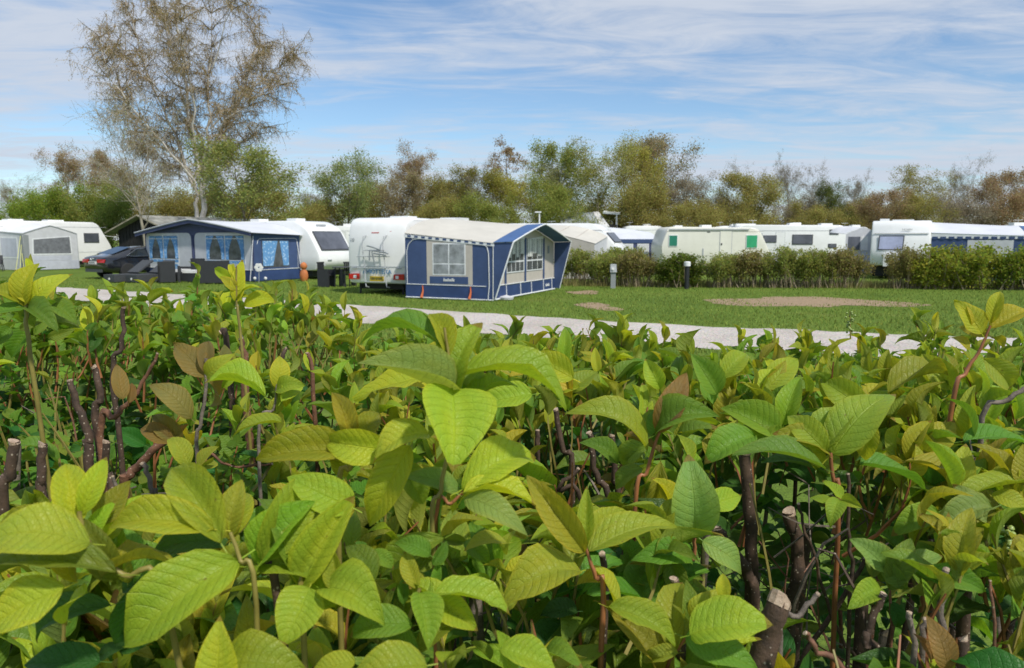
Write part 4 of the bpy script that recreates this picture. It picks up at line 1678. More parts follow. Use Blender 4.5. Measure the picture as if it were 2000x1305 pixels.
# ---- right hand side
def static_caravan():
    Y = 38
    x0 = gx(1292, Y)
    t = thing('caravan', 'cream caravan with two green blinds and a door behind the shrubs', 'caravan', (x0, Y, 0), R(3))
    L, W, H = 5.35, 2.3, 2.45
    prof = rounded([(0.05, 0.45), (L - 0.1, 0.45), (L + 0.28, 1.1), (L - 0.35, H - 0.05), (0.3, H), (-0.05, 1.5)], [0.2, 0.1, 0.15, 0.4, 0.25, 0.2], 4)
    body_mesh(prof, W, 0.07).build('body', CREAM, t, angle=32)
    window(t, side_rect(0.32, 1.45, 0.78, 2.03), GREEN1, PIPING, 0.03)
    window(t, side_rect(4.32, 1.36, 4.92, 2.04), GREEN2, PIPING, 0.03)
    m = MB()
    m.box(0.35, -0.06, 2.28, 4.45, 0.02, 2.34)
    m.build('awning_rail', TRIM, t)
    d = MB()
    d.panel(side_rect(2.98, 0.6, 3.58, 2.25), 0.015)
    d = d.build('door', CREAM, t)
    for xx in (2.97, 3.585):
        m = MB()
        m.box(xx - 0.012, -0.02, 0.6, xx + 0.012, 0.0, 2.25)
        m.build('door_seam', TRIM, d)
    m = MB()
    m.box(3.02, -0.04, 1.52, 3.08, -0.012, 1.62)
    m.build('handle', DARKTRIM, d)
    m = MB()
    m.panel([(L + 0.2, 0.1, 1.0), (L + 0.2, W - 0.1, 1.0), (L - 0.2, W - 0.1, 2.1), (L - 0.2, 0.1, 2.1)], 0.04)
    m.build('front_window', GLASSGREY, t)
    m = MB()
    m.box(2.08, -0.03, 1.0, 2.14, 0.0, 1.35)
    m.build('hatch', TRIM, t)
    u = MB()
    u.box(0.4, 0.1, 0.1, L - 0.4, W, 0.46)
    u.build('chassis', UNDER, t)
    wheel(t, 2.6, 0.14)
    for z in (0.98, 2.2):
        m = MB()
        m.box(0.12, -0.008, z, L - 0.15, 0.004, z + 0.014)
        m.build('trim_strip', BEIGE, t)
    m = MB()
    m.box(2.3, -0.02, 2.16, 2.45, 0.0, 2.2)
    m.build('porch_light', DARKTRIM, t)
    m = MB()
    m.lathe([(0.001, 0), (0.06, 0.02), (0.06, 0.12), (0.001, 0.16)], 10, (4.1, 1.0, H - 0.02))
    m.build('chimney_cap', TRIM, t)
    vent(t, 2.5, 1.0, H, 0.5, 0.5, 0.1)
    vent(t, 1.1, 1.2, H, 0.4, 0.4, 0.08)


static_caravan()


def white_caravan_two_windows():
    Y = 45
    t = generic_caravan('long white caravan with two grey side windows and small toilet window', (gx(1432, Y), Y, 0), R(1), 6.95, 2.3, 2.68, 0.25, 0.2)
    window(t, side_rect(1.75, 1.62, 2.55, 2.05), GLASSGREY, DARKTRIM, 0.04)
    window(t, side_rect(3.5, 1.5, 4.75, 2.1), GLASSGREY, DARKTRIM, 0.05)
    window(t, side_rect(5.75, 2.1, 6.3, 2.4), GLASSGREY, DARKTRIM, 0.04)
    window(t, side_rect(5.7, 1.3, 6.2, 1.55), GLASSGREY, DARKTRIM, 0.04)
    vent(t, 0.9, 1.0, 2.68, 1.2, 0.6, 0.08)
    vent(t, 3.9, 1.0, 2.68, 0.6, 0.5, 0.12)
    vent(t, 4.3, 1.6, 2.68, 0.5, 0.5, 0.16)
    vent(t, 5.9, 1.0, 2.68, 0.7, 0.5, 0.1)


white_caravan_two_windows()


def end_caravan():
    rot = R(-27)
    ox, oy = gx(1697, 34.5), 34.5
    t = thing('caravan', 'white caravan seen end on with one pale framed window and gas locker', 'caravan', (ox, oy, 0), rot)
    W, L, H = 2.42, 6.5, 2.66
    prof = rounded([(0.0, 0.62), (L, 0.45), (L + 0.2, 1.3), (L - 0.2, H - 0.05), (0.3, H), (0.0, 1.9), (-0.12, 1.2)], [0.08, 0.2, 0.3, 0.35, 0.3, 0.2, 0.2], 4)
    mb = body_mesh(prof, W, 0.1)
    mb.v = [(y, x, z) for (x, y, z) in mb.v]
    mb.f = [f[::-1] for f in mb.f]
    mb.build('body', WHITE, t, angle=30)
    window(t, [(0.28, -0.09, 1.32), (1.32, -0.09, 1.32), (1.36, -0.015, 1.98), (0.32, -0.015, 1.98)], GLASSPALE, DARKTRIM, 0.045, 0.04)
    s = MB()
    s.box(0.1, 0.0, 2.075, W - 0.1, 0.05, 2.09)
    s.build('seam', TRIM, t)
    text(t, 'HOBBY', (1.45, 0.07, 2.24), 0.13, (math.pi / 2, 0, 0), GREYINK)
    m = MB()
    m.box(0.55, -0.75, 0.6, 1.25, -0.1, 1.15)
    m.build('gas_locker', WHITE, t, bevel=0.08)
    m = MB()
    m.tube([(0.9, 0.2, 0.5), (0.9, -1.5, 0.5)], 0.06)
    m.build('drawbar', UNDER, t)
    m = MB()
    m.tube([(0.9, -1.2, 0.55), (0.9, -1.2, 0.12)], 0.035)
    m.build('jockey_post', UNDER, t)
    u = MB()
    u.box(0.2, 0.3, 0.14, W - 0.2, L - 0.4, 0.63)
    u.build('chassis', UNDER, t)
    for x in (0.16, W - 0.16):
        wheel(t, x, 3.2).rotation_euler = (math.pi / 2, 0, math.pi / 2)
    m = MB()
    m.box(W / 2 - 0.4, 1.0, H - 0.02, W / 2 + 0.5, 3.0, H + 0.06)
    m.build('roof_vent', WHITE, t, bevel=0.06)
    vent(t, 0.5, 1.2, H, 0.4, 0.4, 0.1)
    # ---- awning on its right side
    ux, uy = Vector((math.cos(rot), math.sin(rot))), Vector((-math.sin(rot), math.cos(rot)))
    D, La = 3.6, 5.6
    c = Vector((ox, oy)) + ux * (W + D) + uy * 0.15
    a = thing('awning', 'grey white awning with scalloped blue valance beside the end on caravan', 'awning', (c.x, c.y, 0), rot + math.pi / 2)
    A = Awn(a, La, D, 1.95, 2.4, 2.62, 2.1)
    A.roof(ROOFG)
    A.side(False, NAVY)
    A.front(PALE)
    val = flat(a, 'valance', [(-0.03, D, 1.86), (-0.03, 0, 1.82), (-0.03, 0, 1.98), (-0.03, D, 2.08)], PIPING, 0.006)
    for i in range(11):
        y = 0.15 + i * 0.32
        m = MB()
        m.panel([(-0.04, y + 0.22, 1.84), (-0.04, y + 0.11, 1.80), (-0.04, y, 1.84), (-0.04, y, 1.93), (-0.04, y + 0.22, 1.93)], 0.004)
        m.build('scallop', NAVY, val)
    flat(a, 'window', [(-0.02, 2.2, 0.8), (-0.02, 0.5, 0.8), (-0.02, 0.5, 1.78), (-0.02, 2.2, 1.78)], PALE, 0.006)
    m = MB()
    m.grid(lambda u, v: (-0.06 + (La + 0.12) * u, -0.7 * v, A.roof_z(u, 0) + 0.012), 16, 2)
    m.build('hood', BLUE, a, thick=0.012)
    flat(a, 'hood_wing', [(-0.03, 0, 0.06), (-0.03, -0.08, 0.06), (-0.03, -0.7, 1.95), (-0.03, 0, 1.95)], NAVY, 0.012)


end_caravan()


def right_edge_things():
    Y = 41
    t = generic_caravan('white caravan roof at the right edge beyond the blue awning hood', (gx(1955, Y), Y, 0), R(-8), 5.5, 2.3, 2.6, 0.3, 0.7)
    window(t, side_rect(1.2, 1.62, 2.2, 2.12), GLASS, DARKTRIM, 0.05)
    vent(t, 1.2, 1.0, 2.6, 0.8, 0.6, 0.14)
    # low grey windbreak tent between the two window caravan and the end on caravan
    Y = 40
    x = gx(1648, Y)
    a = thing('awning', 'small awning corner with dark window between two white caravans', 'awning', (x, Y, 0), R(-5))
    A = Awn(a, 1.75, 2.5, 2.1, 2.45, 2.55, 2.2)
    A.roof(ROOFW)
    A.front(PALE)
    flat(a, 'window', [(0.12, -0.012, 1.2), (0.75, -0.012, 1.2), (0.75, -0.012, 1.95), (0.12, -0.012, 1.95)], GLASSGREY)
    flat(a, 'curtain', [(0.8, -0.012, 1.15), (1.15, -0.012, 1.15), (1.15, -0.012, 1.98), (0.8, -0.012, 1.98)], CUSH)
    m = MB()
    m.box(0.1, -0.6, 1.18, 1.5, -0.56, 1.24)
    m.build('windbreak_rail', TRIM, a)
    m = MB()
    m.box(0.1, -0.59, 0.05, 1.5, -0.57, 1.18)
    m.build('windbreak', PALE2, a)


right_edge_things()


def middle_things():
    # cream awning and caravan behind the near hood
    ax = Vector((math.cos(R(-20)), math.sin(R(-20))))
    ay = Vector((-ax.y, ax.x))
    corner = Vector((gx(1160, 33.5), 33.5))
    o = corner - ax * 6.0
    a = thing('awning', 'cream awning roof with drooping right corner behind the blue hood', 'awning', (o.x, o.y, 0), R(-20))
    A = Awn(a, 6.0, 2.5, 1.62, 2.3, 2.5, 1.95)
    A.roof(ROOFB)
    A.front(BEIGE)
    A.side(True, PALE)
    for i in range(3):
        pipe(a, [(6.0 - 0.9 * i, -0.01, A.roof_z(1 - 0.15 * i, 0)), (6.0 - 0.9 * i, 2.4, A.roof_z(1 - 0.15 * i, 0.96) + 0.01)], 0.012, BEIGE, 'roof_seam')
    c = o + ay * 2.52 + ax * 0.3
    cv = generic_caravan('white caravan with sloping nose and small dark window behind the cream awning', (c.x, c.y, 0), R(-20), 6.0, 2.2, 2.6, 1.1, 0.4)

    def N(y, f):
        return (6.0 + 0.16 - 0.93 * f, y, 1.5 + 1.04 * f)
    window(cv, [N(0.25, 0.15), N(1.95, 0.15), N(1.95, 0.6), N(0.25, 0.6)], GLASSGREY, DARKTRIM, 0.04)
    # white caravan with square end, then awning with blue pillars
    Y = 43
    t = generic_caravan('white caravan with plain square end left of the blue pillared awning', (gx(1050, Y), Y, 0), R(-3), 3.85, 2.3, 2.58, 0.05, 0.2)
    m = MB()
    m.box(0.3, -0.02, 2.2, 3.7, 0.0, 2.22)
    m.build('seam', TRIM, t)
    Y = 41
    x0 = gx(1172, Y)
    a = thing('awning', 'grey roofed awning with blue pillars and white curtains beyond the shrubs', 'awning', (x0, Y, 0), R(4))
    L = 3.4
    A = Awn(a, L, 2.6, 1.75, 1.75, 2.55, 2.1)

    def rz(u, v):
        return 1.78 + 0.75 * v * (1 - 0.45 * u ** 2)
    A.roof_z = rz
    A.roof(ROOFG)
    A.front(NAVY2)
    m = MB()
    m.box(-0.05, -0.04, 1.6, L + 0.05, 0.0, 1.82)
    m.build('valance', NAVY, a)
    for x, w in ((0.15, 0.32), (0.62, 1.2), (2.05, 0.65)):
        wn_ = flat(a, 'window', [(x, -0.012, 0.5), (x + w, -0.012, 0.5), (x + w, -0.012, 1.58), (x, -0.012, 1.58)], PIPING, 0.008)
        flat(wn_, 'pane', [(x + 0.06, -0.021, 0.6), (x + w - 0.06, -0.021, 0.6), (x + w - 0.06, -0.021, 1.5), (x + 0.06, -0.021, 1.5)], PALE, 0.004)
        curtain_strip(wn_, x + 0.08, 0.62, x + w - 0.08, 1.48, -0.035, CURTW, 0, 6)
    flat(a, 'pale_door', [(2.85, -0.012, 0.3), (3.3, -0.012, 0.3), (3.3, -0.012, 1.58), (2.85, -0.012, 1.58)], PALE2)
    # house with grey roof beyond
    Y = 62
    x = gx(1098, Y)
    h = thing('house', 'dark service house with pale grey metal roof under the trees', 'house', (x, Y, 0), R(-12))
    m = MB()
    m.box(0.2, 0.3, 0, 4.4, 5, 3.0)
    m.build('wall', SHED, h)
    rf = MB()
    rf.panel([(-0.1, 0, 2.9), (3.1, 0, 2.9), (2.2, 2.6, 4.05), (-0.7, 2.6, 4.05)], 0.06)
    rf = rf.build('roof', ROOFMET, h)
    for i in range(7):
        xx = 0.25 + i * 0.42
        m = MB()
        m.tube([(xx, -0.0, 2.99), (xx - 0.82, 2.55, 4.12)], 0.025, 4)
        m.build('roof_seam', TRIM, rf)
    m = MB()
    m.panel([(3.12, -0.05, 2.88), (3.9, -0.05, 2.78), (2.7, 2.6, 4.1), (2.22, 2.6, 4.1)], 0.07)
    m.build('verge', PLATEW, h)
    m = MB()
    m.panel([(3.2, 1.2, 3.95), (4.6, 1.0, 3.82), (4.6, 2.0, 3.95), (3.2, 2.2, 4.1)], 0.12)
    m.build('porch_roof', PIPING, h)
    m = MB()
    m.box(4.3, 1.1, 0, 4.42, 1.22, 3.85)
    m.build('porch_post', PIPING, h)
    # lamp post
    Y = 46
    lp = thing('lamp_post', 'white lamp post with flat head above the cream awning', 'lamp post', (gx(1053, Y), Y, 0))
    m = MB()
    m.tube([(0, 0, 0), (0, 0, 3.45)], [0.06, 0.045], 8)
    m.build('pole', POSTW, lp)
    m = MB()
    m.box(-0.27, -0.09, 3.43, 0.12, 0.09, 3.5)
    m.build('lamp_head', POSTW, lp, bevel=0.02)


middle_things()


def far_caravans():
    specs = [
        (640, 700, 52, 2.75, 'white caravan mostly hidden between the sloping front and the bike rack caravan'),
        (1215, 1300, 60, 2.9, 'white caravan roof beyond the grey roofed awning'),
        (1395, 1470, 58, 2.85, 'white caravan roof beyond the cream caravan with green blinds'),
        (1645, 1700, 56, 2.75, 'white caravan roof seen over the small awning corner'),
        (455, 600, 58, 3.05, 'white caravan roof beyond the ridge of the slate blue awning'),
    ]
    for a, b, Y, H, lab in specs:
        x0, x1 = gx(a, Y), gx(b, Y)
        t = generic_caravan(lab, (x0, Y, 0), 0, x1 - x0, 2.3, H, 0.3, 0.3, WHITE)
        vent(t, (x1 - x0) * 0.6, 1.1, H, 0.6, 0.6, 0.15)
        window(t, side_rect((x1 - x0) * 0.3, 1.5, (x1 - x0) * 0.55, 2.1), GLASSGREY)


far_caravans()


def shed():
    Y = 45
    x = gx(288, Y)
    t = thing('shed', 'black timber shed with gable front and mossy grey roof', 'shed', (x, Y, 0), R(-22))
    hw, L, ze, zp = 2.15, 11.5, 2.35, 3.18
    m = MB()
    m.panel([(-hw, 0, 0), (hw, 0, 0), (hw, 0, ze), (0, 0, zp - 0.05), (-hw, 0, ze)], 0.05)
    front = m.build('gable_wall', SHED, t)
    for i in range(16):
        xx = -hw + 0.1 + i * (2 * hw - 0.2) / 15
        z = zp - 0.07 - (zp - ze) * abs(xx) / hw
        b = MB()
        b.box(xx - 0.02, -0.075, 0.02, xx + 0.02, -0.05, z)
        b.build('batten', SHED, front)
    m = MB()
    m.panel([(hw, 0, 0), (hw, L, 0), (hw, L, ze), (hw, 0, ze)], 0.04)
    m.build('wall', SHED, t)
    m = MB()
    m.panel([(-hw, L, 0), (-hw, 0, 0), (-hw, 0, ze), (-hw, L, ze)], 0.04)
    m.build('wall', SHED, t)
    for s in (-1, 1):
        k = (zp - ze) / hw
        e = hw + 0.55
        pts = [(0, -0.5, zp), (s * e, -0.5, zp - k * e), (s * e, L, zp - k * e), (0, L, zp)]
        if s < 0:
            pts = pts[::-1]
        m = MB()
        m.panel(pts, 0.07)
        m.build('roof', SHEDROOF, t)
        m = MB()
        m.tube([(0, -0.53, zp + 0.05), (s * e, -0.53, zp - k * e + 0.05)], 0.055, 4)
        m.build('barge_board', BARKP, t)


shed()


# ------------------------------------------------------------------ car
def car():
    h = R(-32)
    Y = 34.6
    t = thing('car', 'black coupe parked tail first beside the slate blue awning', 'car', (gx(160, Y), Y, 0), h)
    # local: x to the right across the tail (0..1.84), y forward (0..4.7)
    W, L = 1.86, 4.65
    # cross-sections along y: (y, half width at belt, floor z, belt z, roof z, roof half width)
    S = [(0.0, 0.74, 0.42, 0.86, 0.90, 0.66), (0.08, 0.86, 0.30, 0.92, 0.97, 0.72), (0.45, 0.92, 0.24, 0.93, 1.02, 0.70), (0.95, 0.93, 0.22, 0.93, 1.20, 0.60), (1.5, 0.93, 0.22, 0.92, 1.36, 0.56),
         (2.1, 0.93, 0.22, 0.91, 1.40, 0.56), (2.6, 0.93, 0.22, 0.90, 1.34, 0.56), (3.15, 0.92, 0.22, 0.90, 1.0, 0.66), (3.6, 0.91, 0.22, 0.86, 0.92, 0.68), (4.3, 0.86, 0.24, 0.76, 0.80, 0.62), (4.62, 0.70, 0.35, 0.62, 0.64, 0.5)]
    m = MB()
    vs_, fs = [], []
    for y, hw, zf, zb, zr, rw in S:
        ring = [(-hw * 0.9, zf), (-hw, zf + 0.12), (-hw, (zf + zb) / 2 + 0.05), (-hw * 0.965, zb), (-rw, zr - 0.03), (-rw * 0.7, zr), (0, zr + 0.015),
                (rw * 0.7, zr), (rw, zr - 0.03), (hw * 0.965, zb), (hw, (zf + zb) / 2 + 0.05), (hw, zf + 0.12), (hw * 0.9, zf), (0, zf)]
        vs_ += [(W / 2 + a, y, b) for a, b in ring]
    n = 14
    for i in range(len(S) - 1):
        for k in range(n):
            k2 = (k + 1) % n
            fs.append((i * n + k, (i + 1) * n + k, (i + 1) * n + k2, i * n + k2))
    fs.append(tuple(range(n)))
    fs.append(tuple((len(S) - 1) * n + k for k in range(n - 1, -1, -1)))
    m.add(vs_, fs)
    b = m.build('body', CARBLK, t, angle=45)
    mod = b.modifiers.new('sub', 'SUBSURF')
    mod.levels = mod.render_levels = 2
    t.scale = (1.1, 1.1, 1.08)
    cx = W / 2
    # rear screen
    m = MB()
    m.panel([(cx - 0.60, 0.52, 1.045), (cx + 0.60, 0.52, 1.045), (cx + 0.50, 1.35, 1.335), (cx - 0.50, 1.35, 1.335)], 0.02)
    m.build('rear_screen', CARGLASS, t)
    # side window with chrome line, right side
    for s in (1, -1):
        def P(y, z):
            f = (z - 0.92) / 0.45
            return (cx + s * (0.915 - 0.32 * f), y, z)
        pts = [P(0.95, 0.98), P(1.25, 0.955), P(2.95, 0.95), P(2.45, 1.27), P(2.0, 1.31), P(1.5, 1.26)]
        q = pts if s > 0 else pts[::-1]
        m = MB()
        m.panel(q, 0.02)
        w = m.build('side_window', CARGLASS, t)
        c = MB()
        c.tube([(p[0] + s * 0.022, p[1], p[2]) for p in pts + [pts[0]]], 0.012, 5)
        c.build('chrome_strip', CHROME, w)
    for s in (-1, 1):
        m = MB()
        x = cx + s * 0.58
        m.panel([(x - 0.24, 0.025 if s < 0 else 0.0, 0.70), (x + 0.24, 0.0 if s < 0 else 0.025, 0.70), (x + 0.26, 0.0 if s < 0 else 0.06, 0.84), (x - 0.22, 0.05 if s < 0 else 0.0, 0.84)], 0.03)
        m.build('tail_light', REDL, t, bevel=0.01)
    m = MB()
    m.box(cx - 0.26, -0.045, 0.64, cx + 0.26, 0.03, 0.75)
    pl = m.build('number_plate', PLATEW, t)
    text(pl, 'BK 60 478', (cx, -0.048, 0.695), 0.09, (math.pi / 2, 0, 0), DARKTRIM)
    m = MB()
    for k in range(4):
        m.tube([(cx - 0.09 + 0.06 * k + 0.04 * math.cos(a * 0.63), -0.02, 0.86 + 0.04 * math.sin(a * 0.63)) for a in range(11)], 0.008, 4)
    m.build('emblem', CHROME, t)
    m = MB()
    m.box(cx - 0.6, -0.01, 0.3, cx + 0.6, 0.05, 0.42)
    m.build('diffuser', DARKTRIM, t, bevel=0.02)
    for x in (0.08, W - 0.08):
        for y in (0.95, 3.65):
            wheel(t, x, y, 0.335, 0.24).rotation_euler = (math.pi / 2, 0, math.pi / 2)
    m = MB()
    m.box(W + 0.0, 2.75, 0.93, W + 0.16, 2.9, 1.05)
    m.build('mirror', CARBLK, t, bevel=0.03)


car()


# ------------------------------------------------------------------ garden furniture
def lounger(x, y, rot, label):
    t = thing('sun_lounger', label, 'sun lounger', (x, y, 0), rot, 'wicker sun loungers on the grass')
    m = MB()
    m.box(0, 0, 0.04, 0.76, 1.95, 0.34)
    m.build('base', WICKERG, t, bevel=0.02)
    m = MB()
    m.panel([(0.01, 1.1, 0.36), (0.75, 1.1, 0.36), (0.75, 1.85, 0.86), (0.01, 1.85, 0.86)], 0.06)
    m.build('backrest', WICKERG, t)
    m = MB()
    m.lathe([(0.0, -0.015), (0.05, -0.01), (0.05, 0.01), (0.0, 0.015)], 10)
    k = m.build('knob', CUSH, t)
    k.location = (0.4, -0.012, 0.16)
    k.rotation_euler = (math.pi / 2, 0, 0)
    for xx in (0.06, 0.70):
        for yy in (0.06, 1.89):
            m = MB()
            m.box(xx - 0.03, yy - 0.03, 0, xx + 0.03, yy + 0.03, 0.05)
            m.build('foot', POSTB, t)


lounger(gx(203, 31.4), 31.4, R(-30), 'dark wicker sun lounger nearer the black car, backrest up')
lounger(gx(246, 31.2), 31.2, R(-30), 'dark wicker sun lounger nearer the wicker armchairs, backrest up')


def armchair(x, y, rot, label, cushion=True, w=0.66, high=0.9, name='wicker_armchair', cat='armchair', arms=True):
    t = thing(name, label, cat, (x, y, 0), rot, 'black wicker seats in front of the slate blue awning')
    m = MB()
    m.box(0, 0, 0.05, w, 0.62, 0.40)
    m.build('seat', WICKER, t, bevel=0.015)
    m = MB()
    m.box(0, 0.62, 0.05, w, 0.72, high)
    m.build('backrest', WICKER, t, bevel=0.02)
    for xx in ((-0.09, w) if arms else ()):
        m = MB()
        m.panel([(xx, 0.02, 0.04), (xx, 0.72, 0.04), (xx, 0.72, 0.72), (xx, 0.02, 0.60)][::-1], 0.09)
        m.build('armrest', WICKER, t)
    if cushion:
        m = MB()
        m.box(0.02, -0.02, 0.405, w - 0.02, 0.6, 0.52)
        m.build('seat_cushion', CUSH, t, bevel=0.03)
    return t


armchair(gx(340, 31.3), 31.6, R(200), 'black wicker armchair beside the sun loungers, back to the road', False)
armchair(gx(335, 32.3), 32.3, R(-14), 'low black wicker seat with white cushion half hidden by the armchair', True, 0.6, 0.62, 'wicker_chair', 'chair', False)
armchair(gx(357, 31.3), 31.3, R(-10), 'black high backed wicker chair with white cushion in the middle', True, 0.62, 1.0, 'wicker_chair', 'chair', False)
armchair(gx(455, 30.9), 31.0, R(188), 'wide black wicker bench beside the high backed armchair', False, 1.25, 0.95, 'wicker_bench', 'bench')


def bistro():
    Y = 28.5
    t = thing('garden_table', 'round black garden table beside the white caravan rear', 'table', (gx(669, Y), Y, 0))
    m = MB()
    m.lathe([(0.0, 0.73), (0.36, 0.73), (0.38, 0.75), (0.36, 0.77), (0.0, 0.775)], 24)
    m.build('tabletop', WICKERG, t)
    for k in range(4):
        a = k * math.pi / 2 + 0.6
        m = MB()
        m.tube([(0.3 * math.cos(a), 0.3 * math.sin(a), 0), (0.26 * math.cos(a), 0.26 * math.sin(a), 0.74)], 0.025, 6)
        m.build('leg', POSTB, t)
    for k, (dx, dy, rz, lab) in enumerate(((-0.62, 0.05, 1.3, 'black slatted garden chair left of the round table'), (0.1, 0.55, -2.6, 'black slatted garden chair behind the round table'))):
        c = thing('garden_chair', lab, 'chair', (gx(669, Y) + dx, Y + dy, 0), rz, 'black chairs at the round garden table')
        m = MB()
        m.box(-0.24, -0.24, 0.42, 0.24, 0.24, 0.46)
        m.build('seat', WICKER, c)
        for i in range(6):
            m = MB()
            x = -0.23 + i * 0.08
            m.box(x, 0.22, 0.46, x + 0.06, 0.25, 0.92)
            m.build('slat', WICKER, c)
        m = MB()
        m.box(-0.25, 0.215, 0.9, 0.25, 0.26, 0.95)
        m.build('top_rail', WICKER, c)
        for sx in (-0.22, 0.22):
            for sy in (-0.22, 0.22):
                m = MB()
                m.box(sx - 0.02, sy - 0.02, 0, sx + 0.02, sy + 0.02, 0.43)
                m.build('leg', WICKER, c)
        for sx in (-0.26, 0.24):
            m = MB()
            m.box(sx, -0.24, 0.0, sx + 0.03, 0.24, 0.66)
            m.build('side_panel', WICKER, c)


bistro()


def small_bits():
    # white plastic-and-wire flowers and figures at the corner of the slate awning
    Y = 31.2
    t = thing('garden_pinwheel', 'white pinwheel flower on a stick at the awning corner', 'pinwheel', (gx(506, Y), Y, 0))
    m = MB()
    m.tube([(0, 0, 0), (0.02, 0, 0.62)], 0.012, 5)
    m.build('stick', TRIM, t)
    for k in range(6):
        a = k * math.pi / 3
        m = MB()
        c = (0.02 + 0.11 * math.cos(a), -0.02, 0.64 + 0.11 * math.sin(a))
        m.panel([(c[0] + 0.085 * math.cos(b) * 1.0, -0.02 - 0.01 * (j % 2), c[2] + 0.085 * math.sin(b)) for j, b in enumerate([i * math.pi / 3 for i in range(6)])][::-1], 0.012)
        m.build('petal', CUSH, t)
    for i, (px, lab) in enumerate(((498, 'small white ball lamp left of the pinwheel'), (519, 'small white ball lamp right of the pinwheel'))):
        b = thing('ball_lamp', lab, 'garden lamp', (gx(px, Y), Y, 0), 0, 'white ball lamps at the awning corner')
        m = MB()
        m.tube([(0, 0, 0), (0, 0, 0.16)], 0.015, 6)
        m.build('spike', DARKTRIM, b)
        m = MB()
        m.lathe([(0.001, 0.12), (0.04, 0.13), (0.065, 0.17), (0.065, 0.20), (0.04, 0.24), (0.001, 0.25)], 12)
        m.build('globe', CUSH, b)
    Y = 32.6
    f = thing('garden_figure', 'orange clay garden figure against the side of the slate awning', 'garden figure', (gx(594, Y), Y, 0))
    m = MB()
    m.lathe([(0.13, 0), (0.17, 0.1), (0.19, 0.25), (0.15, 0.42), (0.09, 0.5)], 14)
    m.build('body', ORANGE, f)
    m = MB()
    m.lathe([(0.07, 0.5), (0.14, 0.56), (0.16, 0.66), (0.12, 0.76), (0.03, 0.82)], 14)
    m.build('head', ORANGE, f)
    # plastic chair at the left edge
    Y = 42.6
    c = thing('plastic_chair', 'dark plastic chair at the left edge of the grey awning', 'chair', (gx(-4, Y), Y, 0), R(25))
    m = MB()
    m.box(-0.25, -0.22, 0.42, 0.25, 0.24, 0.46)
    m.build('seat', POSTB, c, bevel=0.01)
    m = MB()
    m.panel([(-0.25, 0.22, 0.45), (0.25, 0.22, 0.45), (0.24, 0.34, 0.9), (-0.24, 0.34, 0.9)], 0.03)
    m.build('backrest', POSTB, c)
    for sx in (-0.23, 0.23):
        for sy in (-0.2, 0.22):
            m = MB()
            m.tube([(sx, sy, 0.43), (sx * 1.2, sy * 1.25, 0)], [0.03, 0.022], 6)
            m.build('leg', POSTB, c)
        m = MB()
        m.box(sx - 0.03, -0.2, 0.63, sx + 0.03, 0.26, 0.66)
        m.build('armrest', POSTB, c)
    # posts along the shrubs
    Y = 27.6
    p = thing('power_post', 'grey electricity post with sloping pale top in front of the shrubs', 'power post', (gx(1197, Y), Y, 0))
    m = MB()
    m.box(-0.09, -0.07, 0, 0.09, 0.07, 0.62)
    m.build('post', POSTG, p, bevel=0.015)
    m = MB()
    m.panel([(-0.12, -0.1, 0.6), (0.12, -0.1, 0.6), (0.1, -0.06, 0.9), (-0.1, -0.06, 0.9)], 0.02)
    m.box(-0.11, -0.09, 0.6, 0.11, 0.08, 0.88)
    m.build('socket_box', TRIM, p, bevel=0.015)
    m = MB()
    m.lathe([(0.0, 0), (0.05, 0.0), (0.05, 0.05), (0.0, 0.06)], 8)
    k = m.build('socket', CUSH, p)
    k.location = (-0.03, -0.1, 0.72)
    k.rotation_euler = (math.pi / 2, 0, 0)
    for px, Yp, lab in ((1341, 27.2, 'black lamp bollard with white lamp head before the round green shrub'), (2003, 26.5, 'black lamp bollard with white lamp head at the right edge')):
        b = thing('lamp_bollard', lab, 'bollard', (gx(px, Yp), Yp, 0), 0, 'lamp bollards along the shrubs')
        m = MB()
        m.tube([(0, 0, 0), (0, 0, 0.84)], 0.085, 12)
        m.build('post', POSTB, b)
        m = MB()
        m.lathe([(0.0, 0.84), (0.12, 0.84), (0.12, 0.98), (0.10, 1.0), (0.0, 1.01)], 16)
        m.build('lamp_head', POSTW, b)


small_bits()


# ------------------------------------------------------------------ row of shrubs beyond the road
SHRUBP = {}


